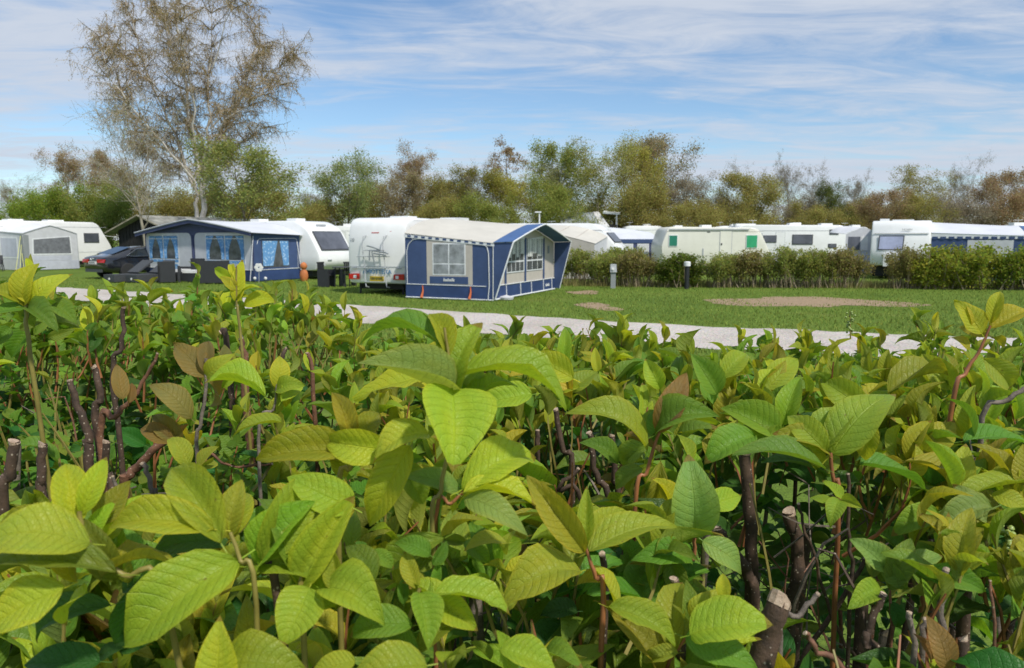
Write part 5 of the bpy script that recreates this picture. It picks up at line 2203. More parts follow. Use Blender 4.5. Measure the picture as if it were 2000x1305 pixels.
def shrub_proto(v, dense):
    key = (v, dense)
    if key in SHRUBP:
        return SHRUBP[key]
    rr = random.Random(v * 7 + 3)
    mb = MB()
    A = []
    for i in range(46 if not dense else 30):
        x, y = rr.uniform(-0.85, 0.85), rr.uniform(-0.4, 0.4)
        p = Vector((x * 0.8, y * 0.7, 0))
        d = Vector((rr.gauss(0, 0.16), rr.gauss(0, 0.16), 1)).normalized()
        H = rr.uniform(0.75, 1.02) * 1.4 * (1 - 0.32 * (x / 0.85) ** 2)
        pts = [p]
        for s in range(5):
            d = (d + Vector((rr.gauss(0, 0.13), rr.gauss(0, 0.13), 0.05))).normalized()
            p = p + d * H / 5
            pts.append(p)
        mb.tube(pts, [0.018, 0.016, 0.013, 0.010, 0.007, 0.004], 4, cap=False)
        for q in range(10):
            f = (0.35 if not dense else 0.1) + (0.65 if not dense else 0.9) * rr.random() ** 0.8
            k = min(4, int(f * 5))
            b = pts[k].lerp(pts[k + 1], f * 5 - k)
            e = b + Vector((rr.gauss(0, 0.16), rr.gauss(0, 0.14), rr.uniform(0.0, 0.22)))
            e.z = min(e.z, 1.45)
            mb.tube([b, e], [0.006, 0.003], 3, cap=False)
            for w in range(19 if not dense else 30):
                A.append(tuple(b.lerp(e, rr.random()) + Vector((rr.gauss(0, 0.05), rr.gauss(0, 0.05), rr.gauss(0, 0.05)))))
    A = np.array(A)
    A[:, 2] = np.minimum(A[:, 2], (1.45 + 0.05 * np.sin(A[:, 0] * 9 + v)) * (1 - (0.34 if dense else 0.24) * np.clip(np.abs(A[:, 0]) / 0.95, 0, 1) ** 3))
    SHRUBP[key] = (mb.mesh('stems', BARKBR, 60), cards('foliage', A, 0.075 if dense else 0.065, 0.045, v, 0.7))
    return SHRUBP[key]


SB = (0.31, 0.28, 0.09)
SG = (0.29, 0.32, 0.07)
SHR_G = 'shrubs in a row beyond the road'
SHRUBS = [
    (1130, 30.2, 1.05, 1.0, 0, False, SG, 'brown olive shrub right beside the blue awning hood'),
    (1190, 29.2, 1.0, 0.94, 1, False, GR, 'twiggy shrub just behind the grey electricity post'),
    (1243, 28.6, 0.85, 0.98, 2, False, SB, 'twiggy brown shrub between the electricity post and the round green shrub'),
    (1325, 28.2, 1.05, 0.94, 0, True, (0.16, 0.21, 0.035), 'round dense green shrub behind the black bollard'),
    (1415, 28.2, 0.92, 0.94, 1, False, GR, 'green and brown shrub right of the round dense shrub'),
    (1470, 28.2, 0.9, 1.0, 2, False, SB, 'leggy brown shrub below the green blind of the cream caravan'),
    (1530, 28.0, 0.95, 1.08, 0, False, GR, 'leggy shrub below the front of the cream caravan'),
    (1590, 28.0, 0.9, 1.06, 1, False, SG, 'leggy olive shrub below the two window caravan'),
    (1648, 28.0, 0.85, 1.06, 2, False, SB, 'reddish leggy shrub left of the gap with the gas locker'),
    (1765, 27.6, 0.75, 1.08, 0, False, SB, 'brown leggy shrub right of the gap with the gas locker'),
    (1835, 27.2, 1.25, 1.15, 1, True, (0.33, 0.36, 0.05), 'dense yellow green hedge shrub, left end of the full hedge'),
    (1920, 26.9, 1.25, 1.15, 2, True, (0.30, 0.35, 0.05), 'dense yellow green hedge shrub in the middle of the full hedge'),
    (2005, 26.6, 1.25, 1.15, 0, True, (0.27, 0.33, 0.045), 'dense green hedge shrub at the right edge of the full hedge'),
    (2095, 26.3, 1.25, 1.15, 1, True, (0.10, 0.135, 0.018), None),
    (1200, 33.5, 0.9, 1.06, 0, True, GR, 'green shrub in front of the blue pillared awning, left one'),
    (1238, 33.5, 0.7, 1.05, 1, True, GR, 'green shrub in front of the blue pillared awning, right one'),
]
for px, Y, sx, sz, v, dense, col, lab in SHRUBS:
    if lab is None:
        continue
    a, b = shrub_proto(v, dense)
    t = thing('shrub', lab, 'shrub', (gx(px, Y), Y, 0), random.uniform(-0.15, 0.15), SHR_G)
    for nm, me in (('stems', a), ('foliage', b)):
        o = link(nm, me, t)
        o.scale = (sx, 1.1, sz)
        if nm == 'foliage':
            o.color = (*col, 1)

# tall pale grass at the foot of the shrubs
def rough_grass():
    n = 14000
    px = rng.uniform(1100, 2080, n)
    Y = 28.5 + rng.normal(0, 0.45, n) + (1600 - px) * 0.002
    x = (px - 1000) / FPX * (Y * math.cos(PITCH) + 0.23)
    P = np.stack([x, Y, 0 * x], 1)
    a = rng.uniform(0, 6.28, n)
    h = rng.uniform(0.08, 0.34, n)
    w = rng.uniform(0.006, 0.014, n)
    l = rng.uniform(0, 0.5, n) * h
    dx, dy = np.cos(a), np.sin(a)
    V = np.zeros((n, 3, 3))
    V[:, 0] = P + np.stack([-dy * w, dx * w, 0 * w], 1)
    V[:, 1] = P + np.stack([dy * w, -dx * w, 0 * w], 1)
    V[:, 2] = P + np.stack([dx * l, dy * l, h], 1)
    o = link('rough_grass', mesh_np('rough_grass', V.reshape(-1, 3), np.arange(3 * n).reshape(n, 3), GRASSM))
    o.color = (0.26, 0.24, 0.09, 1)
    tag(o, 'tall dry grass growing at the foot of the shrubs', 'grass', kind='stuff')


rough_grass()

#HEDGE#
# ------------------------------------------------------------------ the hedge the camera looks over
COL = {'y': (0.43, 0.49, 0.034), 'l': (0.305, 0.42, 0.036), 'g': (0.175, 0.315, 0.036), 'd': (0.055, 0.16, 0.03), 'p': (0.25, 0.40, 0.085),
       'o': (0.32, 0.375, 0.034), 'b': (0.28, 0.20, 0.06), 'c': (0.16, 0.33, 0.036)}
HR = random.Random(21)


def leaf_shape(seed, ns=8, na=4):
    """unit leaf along +y, face up; returns verts, quads, uv"""
    r = random.Random(seed)
    arch = r.uniform(0.03, 0.24)
    fold = r.uniform(0.12, 0.6) if r.random() < .6 else r.uniform(.6, 1.0)
    wav = r.uniform(0.012, 0.05)
    twist = r.uniform(-0.5, 0.5)
    pa, pw = r.uniform(0.52, 0.66), r.uniform(0.78, 1.05)
    tm = pa / (pa + pw)
    wmax = tm ** pa * (1 - tm) ** pw
    curl = r.uniform(0.0, 0.45)
    ph, ph2 = r.uniform(0, 6), r.uniform(0, 6)
    side = r.uniform(-0.07, 0.07)
    V, U = [], []
    for i in range(ns + 1):
        t = i / ns
        t = 0.5 - 0.5 * math.cos(math.pi * t) if ns > 5 else t
        w = 0.5 * (t ** pa) * ((1.0 - t) ** pw) / wmax
        zc = arch * 4 * t * (1 - t) - curl * max(0, t - 0.62) ** 2
        xc = side * math.sin(math.pi * t)
        tw = twist * (t - 0.3)
        for j in range(na + 1):
            s = -1 + 2 * j / na
            x = s * w
            z = fold * abs(x) * (1 - 0.35 * abs(s)) + (wav * math.sin(9 * t + (ph if s > 0 else ph2)) + 0.35 * wav * math.sin(23 * t + ph2 * s)) * s * s
            V.append((xc + x * math.cos(tw) - z * math.sin(tw), t, zc + x * math.sin(tw) + z * math.cos(tw)))
            U.append((0.5 + 0.5 * s, t))
    F = [(i * (na + 1) + j, i * (na + 1) + j + 1, (i + 1) * (na + 1) + j + 1, (i + 1) * (na + 1) + j) for i in range(ns) for j in range(na)]
    # stalk
    n = len(V)
    for yy in (0.02, -0.14):
        for x, z in ((-0.012, 0.0), (0.012, 0.0)):
            V.append((x, yy, z - (0.03 if yy < 0 else 0)))
            U.append((0.5, 0.0))
    F.append((n, n + 1, n + 3, n + 2)[::-1])
    return np.array(V), np.array(F), np.array(U)


def lobed_shape(seed):
    """small currant leaf: three toothed lobes, lightly crumpled"""
    r = random.Random(seed)
    n = 18
    V = [(0, 0.30, 0.02)]
    U = [(0.5, 0.3)]
    for k in range(n):
        a = -math.pi / 2 + 2 * math.pi * (k + 0.5) / n
        b = (a - math.pi / 2)
        rad = 0.42 + 0.13 * math.cos(3 * b) + (0.05 if k % 2 else -0.05) + r.uniform(-0.03, 0.03)
        x, y = rad * math.cos(a) * 1.05, 0.40 + rad * math.sin(a) * 1.0
        z = 0.22 * (x * x) - 0.10 * max(0, y - 0.4) + r.uniform(-0.045, 0.045)
        V.append((x, y, z))
        U.append((0.5 + x, max(0, min(1, y))))
    F = [(0, 1 + k, 1 + (k + 1) % n, 1 + (k + 1) % n) for k in range(n)]
    m = len(V)
    V += [(-0.012, 0.04, 0), (0.012, 0.04, 0), (0.012, -0.35, -0.05), (-0.012, -0.35, -0.05)]
    U += [(0.5, 0)] * 4
    return np.array(V), np.array(F), np.array(U), m


NV = 22
SH_HI = [leaf_shape(100 + i, 11, 6) for i in range(NV)]
SH_LO = [leaf_shape(100 + i, 4, 2) for i in range(NV)]
LOB = [lobed_shape(40 + i) for i in range(5)]


def lob_mesh(i):
    V, F, U, m = LOB[i]
    bmv = [tuple(v) for v in V]
    faces = [(0, 1 + k, 1 + (k + 1) % 18) for k in range(18)] + [(m, m + 1, m + 2, m + 3)[::-1]]
    me = bpy.data.meshes.new('lobed_leaf')
    me.from_pydata(bmv, [], faces)
    l = me.uv_layers.new(name='UVMap')
    for p in me.polygons:
        p.use_smooth = True
        for li in p.loop_indices:
            l.data[li].uv = U[me.loops[li].vertex_index]
    me.materials.append(LEAF)
    return me


LEAF_ME = [mesh_np('leaf', V, F, LEAF, True, U) for V, F, U in SH_HI]
LOB_ME = [lob_mesh(i) for i in range(5)]

SHRUB_DEF = [
    # centre x, y, label
    (-0.20, 0.50, 'foreground hedge shrub with the largest blurred yellow green leaves at lower left'),
    (0.02, 0.60, 'hedge shrub with the tall blurred shoot in the middle of the foreground'),
    (0.36, 0.66, 'hedge shrub with the thick sawn stump and dark gaps at lower right'),
    (0.62, 1.00, 'hedge shrub of broad crisply veined leaves at the right'),
    (0.16, 1.10, 'hedge shrub with folded green leaves behind the tall blurred shoot'),
    (-0.50, 0.95, 'currant hedge shrub with small lobed leaves and bare sawn brown stems'),
    (-0.95, 1.60, 'far left hedge shrub with tall yellow young leaf tips'),
    (-0.20, 1.70, 'far hedge shrub with pointed young tips in front of the gravel road'),
    (0.85, 1.65, 'far right hedge shrub with pointed young tips and a bud spike'),
]
ROOTS = []
for x, y, lab in SHRUB_DEF:
    ROOTS.append(thing('hedge_shrub', lab, 'hedge shrub', (x, y, 0), 0, 'shrubs of the hedge in the foreground'))
SC = np.array([(x, y) for x, y, _ in SHRUB_DEF])


def owner(x, y):
    d = (SC[:, 0] - x) ** 2 + ((SC[:, 1] - y) * 1.1) ** 2
    return int(np.argmin(d))


LEAVES = []   # (owner, base, D, N, L, W, kind, variant, colour, inner)


def add_leaf(B, D, N, L, W, col, kind=0, inner=False, own=None, var=None):
    D = D.normalized()
    N = (N - D * N.dot(D))
    if N.length < 1e-4:
        N = D.orthogonal()
    N.normalize()
    LEAVES.append((owner(B.x, B.y) if own is None else own, B.copy(), D, N, L, W, kind,
                   HR.randrange(5 if kind else NV) if var is None else var, col, inner))


CAMP = Vector((0, 0, CAM_H))
# ---- leaves measured one by one: base, tip (photo pixels), apparent width, colour, distance, tip distance offset, facing
HERO = [
    # tall blurred shoot in the middle
    (876, 692, 702, 668, 78, 'g', .56, .03, 'u'), (882, 776, 704, 702, 84, 'p', .56, -.05, 'f'), (884, 762, 886, 918, 158, 'l', .54, -.05, 'f'),
    (895, 738, 1108, 794, 60, 'l', .56, .00, 'u'), (872, 700, 838, 612, 48, 'y', .56, .02, 'f'), (870, 705, 935, 690, 40, 'l', .60, .05, 'u'),
    (838, 848, 728, 905, 84, 'l', .55, -.02, 'f'), (800, 870, 718, 1030, 84, 'y', .55, .0, 'f'),
    # arched leaf group left of it
    (686, 882, 498, 896, 80, 'o', .56, .0, 'f'), (684, 880, 648, 766, 42, 'o', .56, .02, 'f'), (690, 872, 740, 806, 62, 'o', .56, .02, 'f'),
    (903, 956, 1046, 896, 92, 'l', .57, .04, 'f'), (905, 962, 1048, 982, 46, 'y', .56, .0, 'u'), (908, 972, 1032, 1046, 62, 'p', .56, -.02, 'f'),
    (900, 962, 788, 930, 48, 'p', .58, .0, 'f'), (780, 905, 830, 985, 70, 'g', .6, .0, 'f'),
    # group at the left of the middle
    (588, 1146, 692, 968, 84, 'l', .5, .02, 'f'), (586, 1140, 505, 972, 92, 'g', .5, .03, 'f'), (690, 992, 560, 930, 84, 'l', .52, .0, 'f'),
    (604, 1148, 548, 1262, 118, 'l', .48, -.03, 'f'), (628, 1150, 752, 1222, 104, 'l', .49, -.02, 'f'), (722, 1150, 672, 1068, 74, 'g', .5, .02, 'f'),
    (560, 1120, 500, 1060, 60, 'l', .51, .01, 'f'),
    (466, 1094, 240, 1264, 136, 'l', .48, -.03, 'f'), (432, 1062, 332, 914, 92, 'l', .48, .03, 'f'), (420, 1034, 212, 1030, 84, 'y', .48, .0, 'f'),
    (452, 1060, 288, 1092, 62, 'd', .5, .0, 'f'), (452, 1050, 480, 960, 50, 'y', .5, .03, 'f'), (470, 1060, 545, 1000, 55, 'g', .52, .03, 'f'),
    (148, 1030, 128, 903, 74, 'y', .47, .02, 'f'), (160, 1004, 208, 892, 50, 'y', .47, .02, 'f'), (152, 1022, -10, 1032, 64, 'o', .47, -.01, 'f'),
    (176, 1062, -50, 1066, 124, 'l', .45, -.02, 'f'), (232, 1122, -40, 1150, 64, 'g', .45, .0, 'f'), (126, 1148, -46, 1240, 104, 'y', .44, -.01, 'f'),
    (218, 1182, 68, 1254, 72, 'd', .5, .0, 'f'), (196, 1292, 44, 1296, 76, 'd', .5, .0, 'f'), (210, 1120, 170, 990, 60, 'g', .5, .04, 'f'),
    (228, 1130, 215, 1010, 40, 'l', .5, .03, 'f'), (270, 1150, 240, 1280, 80, 'd', .52, .0, 'f'),
    (422, 1345, 428, 1204, 96, 'y', .42, .01, 'f'), (436, 1300, 604, 1318, 116, 'o', .43, .0, 'f'), (834, 1300, 676, 1336, 112, 'l', .43, -.01, 'f'),
    (694, 1292, 606, 1312, 64, 'l', .44, .0, 'f'), (820, 1158, 838, 1268, 84, 'l', .5, -.03, 'f'), (848, 1160, 1000, 1196, 52, 'l', .5, .0, 'u'),
    (852, 1172, 934, 1232, 66, 'l', .51, -.01, 'f'), (806, 1222, 682, 1242, 76, 'g', .48, .0, 'f'), (815, 1150, 790, 1075, 40, 'o', .51, .02, 'f'),
    (905, 1060, 955, 1100, 70, 'g', .62, .0, 'f'), (720, 1080, 770, 1110, 60, 'g', .53, .0, 'f'), (840, 1085, 770, 1060, 50, 'g', .53, .0, 'f'),
    (870, 1050, 740, 1130, 60, 'g', .56, .0, 'f'), (990, 1060, 905, 1075, 40, 'l', .6, 0, 'u'),
    # middle right
    (1134, 1116, 978, 1182, 98, 'l', .6, -.03, 'f'), (1142, 1078, 1028, 928, 62, 'o', .6, .02, 'f'), (1150, 1078, 1322, 1024, 60, 'o', .6, .02, 'u'),
    (1143, 1062, 1146, 948, 36, 'o', .6, .02, 'f'), (1356, 1050, 1344, 888, 98, 'p', .72, .01, 'f'), (1382, 986, 1448, 966, 72, 'l', .74, .02, 'f'),
    (1352, 1090, 1232, 1096, 66, 'g', .7, -.02, 'f'), (1188, 1186, 1322, 1258, 66, 'o', .58, -.02, 'f'), (1128, 1194, 1054, 1202, 50, 'd', .66, 0, 'f'),
    (1348, 1240, 1508, 1216, 112, 'l', .56, -.02, 'f'), (1338, 1244, 1484, 1308, 86, 'g', .57, -.02, 'f'), (1414, 1172, 1412, 1120, 36, 'y', .57, .01, 'f'),
    (978, 1268, 1090, 1312, 86, 'l', .5, -.01, 'f'), (1286, 846, 1342, 728, 56, 'b', .78, .02, 'f'), (1280, 850, 1406, 814, 74, 'g', .78, -.02, 'f'),
    (1264, 882, 1106, 804, 64, 'o', .78, .0, 'u'), (1206, 906, 1132, 864, 46, 'g', .85, 0, 'f'), (1254, 914, 1202, 956, 44, 'g', .82, 0, 'f'),
    (1270, 870, 1220, 920, 60, 'g', .83, .03, 'f'), (1290, 900, 1280, 990, 60, 'o', .84, .03, 'f'), (1310, 1090, 1330, 1180, 50, 'g', .7, -.01, 'f'),
    (1120, 740, 1030, 700, 76, 'y', .95, .03, 'f'), (1110, 765, 1168, 725, 50, 'l', .97, .02, 'f'), (1100, 720, 1104, 640, 28, 'l', 1.0, .03, 'f'),
    (1040, 770, 932, 790, 60, 'l', .9, .0, 'f'), (1000, 735, 868, 730, 50, 'y', .95, .0, 'u'), (840, 735, 690, 780, 60, 'y', .92, .0, 'u'),
    # right
    (1624, 886, 1750, 766, 104, 'o', .8, .03, 'f'), (1614, 884, 1538, 812, 64, 'o', .8, .03, 'f'), (1612, 916, 1432, 884, 50, 'g', .78, .0, 'u'),
    (1620, 932, 1488, 900, 62, 'd', .82, .0, 'u'), (1522, 852, 1408, 794, 90, 'g', .9, .03, 'f'), (1474, 852, 1376, 902, 94, 'g', .88, -.02, 'f'),
    (1530, 832, 1564, 735, 50, 'l', .92, .03, 'f'), (1678, 908, 1814, 960, 66, 'g', .82, .0, 'u'), (1768, 902, 1862, 988, 54, 'o', .84, .0, 'u'),
    (1804, 888, 1864, 820, 64, 'o', .92, .02, 'f'), (1882, 862, 2020, 870, 56, 'g', .9, .0, 'u'), (1894, 852, 1904, 752, 44, 'l', .95, .02, 'f'),
    (1734, 770, 1852, 730, 60, 'o', 1.05, .02, 'u'), (1918, 652, 1864, 586, 66, 'y', .95, .02, 'f'), (1934, 642, 2014, 604, 48, 'y', .95, .0, 'f'),
    (1936, 632, 1954, 568, 30, 'y', .95, .01, 'f'), (1640, 976, 1622, 1032, 48, 'l', .76, -.02, 'f'), (1642, 978, 1684, 992, 46, 'l', .76, -.02, 'f'),
    (1832, 1000, 1742, 1044, 56, 'g', .78, -.01, 'f'), (1938, 992, 1810, 1046, 60, 'p', .76, -.01, 'f'), (1732, 1112, 1662, 1052, 58, 'p', .7, .01, 'f'),
    (1738, 1152, 1780, 1050, 56, 'g', .69, .02, 'f'), (1756, 1122, 1842, 1084, 46, 'p', .7, .01, 'f'), (1720, 1150, 1656, 1188, 52, 'l', .68, -.02, 'f'),
    (1788, 1120, 1924, 1156, 52, 'g', .68, -.01, 'f'), (1850, 1312, 1810, 1200, 56, 'b', .6, .02, 'f'), (2012, 942, 1866, 976, 62, 'o', .78, .0, 'u'),
    (2004, 952, 1998, 866, 62, 'o', .78, .02, 'f'), (1938, 964, 2014, 1012, 52, 'o', .78, -.02, 'f'), (1980, 1110, 2030, 1060, 60, 'o', .7, .02, 'f'),
    (1740, 1175, 1750, 1225, 40, 'd', .7, 0, 'f'), (1830, 1190, 1890, 1150, 60, 'd', .74, 0, 'f'), (1700, 820, 1690, 900, 50, 'o', .82, 0, 'f'),
    (1860, 760, 1800, 690, 56, 'o', 1.1, .03, 'f'), (1690, 800, 1600, 740, 66, 'l', 1.05, .03, 'f'), (1920, 700, 1975, 760, 60, 'o', 1.0, 0, 'f'),
    (1500, 760, 1560, 700, 55, 'l', 1.2, .03, 'f'), (1400, 770, 1350, 690, 74, 'g', 1.1, .02, 'f'), (1290, 760, 1260, 700, 60, 'l', 1.15, .02, 'f'),
    (1410, 740, 1460, 690, 50, 'o', 1.15, .02, 'f'),
    # left middle: brown leaves and the group on cut stems
    (402, 738, 338, 670, 58, 'b', .9, .03, 'f'), (402, 730, 406, 664, 34, 'b', .9, .03, 'f'), (402, 738, 458, 690, 40, 'o', .9, .0, 'f'),
    (374, 818, 290, 750, 54, 'b', .84, .0, 'f'), (362, 808, 282, 816, 42, 'g', .84, -.02, 'u'), (518, 776, 400, 746, 44, 'l', .84, .0, 'u'),
    (538, 764, 596, 752, 52, 'l', .86, .0, 'f'), (540, 758, 546, 694, 42, 'y', .86, .02, 'f'), (366, 912, 328, 854, 48, 'l', .78, .01, 'f'),
    (552, 826, 452, 850, 38, 'l', .8, 0, 'u'), (338, 866, 274, 836, 42, 'b', .84, 0, 'f'), (240, 780, 228, 710, 34, 'b', .95, .02, 'f'),
    # top left cluster
    (46, 598, 76, 514, 46, 'y', .9, .02, 'f'), (50, 600, 30, 534, 30, 'y', .9, .02, 'f'), (62, 602, 142, 534, 48, 'y', .9, .02, 'f'),
    (44, 592, -16, 572, 46, 'y', .9, .0, 'f'), (48, 602, -22, 614, 50, 'g', .9, -.02, 'f'), (54, 602, 112, 646, 52, 'g', .9, -.03, 'f'),
    (98, 594, 148, 630, 44, 'g', .92, -.02, 'f'), (90, 590, 88, 540, 50, 'y', .95, .02, 'f'), (20, 640, -20, 680, 50, 'g', .95, -.02, 'f'),
    (60, 640, 20, 700, 40, 'g', 1.0, 0, 'f'),
    # tall single shoots against the lawn and the road
    (462, 590, 474, 506, 24, 'y', 1.2, .02, 'f'), (460, 560, 418, 524, 24, 'y', 1.2, .02, 'f'), (462, 566, 430, 540, 26, 'y', 1.2, -.01, 'f'),
    (460, 592, 512, 562, 20, 'l', 1.2, .02, 'u'), (456, 545, 452, 515, 14, 'y', 1.2, .02, 'f'),
]
MODE_N = {'f': (0.85, 0.55), 'u': (0.25, 1.0), 'd': (-0.6, 0.5)}
for bx, by, tx, ty, w, c, dep, dd, mode in HERO:
    B, T = at(bx, by, dep), at(tx, ty, dep + dd)
    D = T - B
    L = D.length
    mid = (B + T) / 2
    tc = (CAMP - mid).normalized()
    a, b = MODE_N[mode]
    N = tc * a + Vector((0, 0, b)) + Vector((HR.gauss(0, .16), HR.gauss(0, .1), HR.gauss(0, .16)))
    W = w * dep / FPX * .96
    if mode == 'u':
        W = max(W, 0.42 * L)
    W = max(W, 0.32 * L)
    W = min(W, 0.58 * L) if w < 100 else min(W, .8 * L)
    col = tuple(v * HR.uniform(0.9, 1.1) for v in COL[c])
    add_leaf(B, D, N, L, W, col)

for _l in list(LEAVES):
    for _k in range(2):
        if HR.random() < .28:
            continue
        _w, _b, _d, _n, _L, _W, _kd, _v, _c, _i = _l
        D = _d * HR.uniform(-.5, .5) + Vector((HR.gauss(0, .6), abs(HR.gauss(.15, .4)), HR.gauss(.45, .5)))
        B = _b + Vector((HR.gauss(0, .008), HR.uniform(.004, .03), HR.uniform(-.03, .0)))
        L = _L * HR.uniform(.45, .8)
        add_leaf(B, D, _n + Vector((HR.gauss(0, .5), HR.gauss(0, .3), HR.gauss(.2, .4))), L, L * HR.uniform(.40, .54), tuple(v * HR.uniform(.8, 1.1) for v in _c))
NHERO = len(LEAVES)
STEMS = []      # (points, radii, material, name, cut)


def stem(pts, r, mat, name='shoot', cut=False):
    STEMS.append((pts, r, mat, name, cut))


def pstem(pix, dep, w0, w1, mat, name='shoot', cut=False, ddep=0.0, down=0.0):
    """stem through photo pixels at about one distance; w0 (first point) and w1 are widths in photo pixels"""
    n = len(pix)
    pts = [at(x, y, dep + ddep * i / max(1, n - 1)) for i, (x, y) in enumerate(pix)]
    k_ = 1.0 if name == 'branch' else 0.62
    rad = [k_ * (w0 + (w1 - w0) * i / max(1, n - 1)) * dep / FPX / 2 for i in range(n)]
    if down:
        p = pts[-1].copy()
        pts.append(Vector((p.x + HR.uniform(-.02, .02), p.y + HR.uniform(0.0, .03), p.z - down)))
        rad.append(rad[-1] * 1.25)
    # finer, smooth course through the points
    Q, S = [], []
    jit = .0012 if name == 'branch' else .0003
    for i in range(len(pts) - 1):
        p0, p1, p2, p3 = pts[max(i - 1, 0)], pts[i], pts[i + 1], pts[min(i + 2, len(pts) - 1)]
        for s in range(5):
            f = s / 5
            q = 0.5 * (2 * p1 + (p2 - p0) * f + (2 * p0 - 5 * p1 + 4 * p2 - p3) * f * f + (3 * p1 - p0 - 3 * p2 + p3) * f ** 3)
            if i + s:
                q = q + Vector((HR.gauss(0, jit), HR.gauss(0, jit), HR.gauss(0, jit)))
            Q.append(q)
            S.append(rad[i] + (rad[i + 1] - rad[i]) * f)
    Q.append(pts[-1])
    S.append(rad[-1])
    stem(Q, S, mat, name, cut)


pstem([(868, 640), (876, 700), (884, 780), (880, 850), (860, 960), (845, 1060)], .56, 9, 16, SHOOTM, down=.3)
pstem([(688, 872), (684, 915), (660, 980)], .56, 14, 18, SHOOTM, down=.25)
pstem([(588, 1136), (590, 1190)], .5, 16, 20, SHOOTM, down=.25)
pstem([(450, 1040), (470, 1095), (500, 1180)], .48, 12, 18, SHOOTM, down=.3)
pstem([(155, 1000), (172, 1060), (240, 1125), (330, 1190)], .46, 16, 20, SHOOTM, down=.3)
pstem([(905, 960), (880, 985), (852, 1010)], .57, 10, 14, SHOOTR, down=.2)
pstem([(1288, 842), (1275, 880), (1262, 925), (1240, 990)], .78, 10, 14, SHOOTR, down=.3)
pstem([(1142, 1060), (1150, 1090), (1165, 1130), (1178, 1180)], .6, 9, 18, SHOOTR, down=.25)
pstem([(1355, 1045), (1356, 1090), (1340, 1150)], .72, 12, 14, SHOOTR, down=.3)
pstem([(1622, 884), (1628, 940), (1638, 985)], .8, 12, 15, SHOOTR, down=.3)
pstem([(1934, 636), (1916, 680), (1885, 730), (1860, 790)], .95, 7, 15, SHOOTR, down=.3)
pstem([(1742, 1080), (1738, 1150), (1736, 1310)], .7, 7, 11, STEMR, down=.2)
pstem([(402, 700), (402, 760), (392, 830), (385, 900)], .9, 10, 13, STEMG, down=.3)
pstem([(540, 750), (535, 800), (505, 860)], .86, 8, 11, STEMG, down=.3)
pstem([(462, 520), (462, 590), (468, 640)], 1.2, 5, 9, SHOOTM, down=.3)
pstem([(55, 560), (52, 610), (60, 700)], .9, 9, 14, SHOOTM, down=.3)
pstem([(820, 1150), (800, 1210), (790, 1300)], .5, 12, 16, SHOOTM, down=.2)
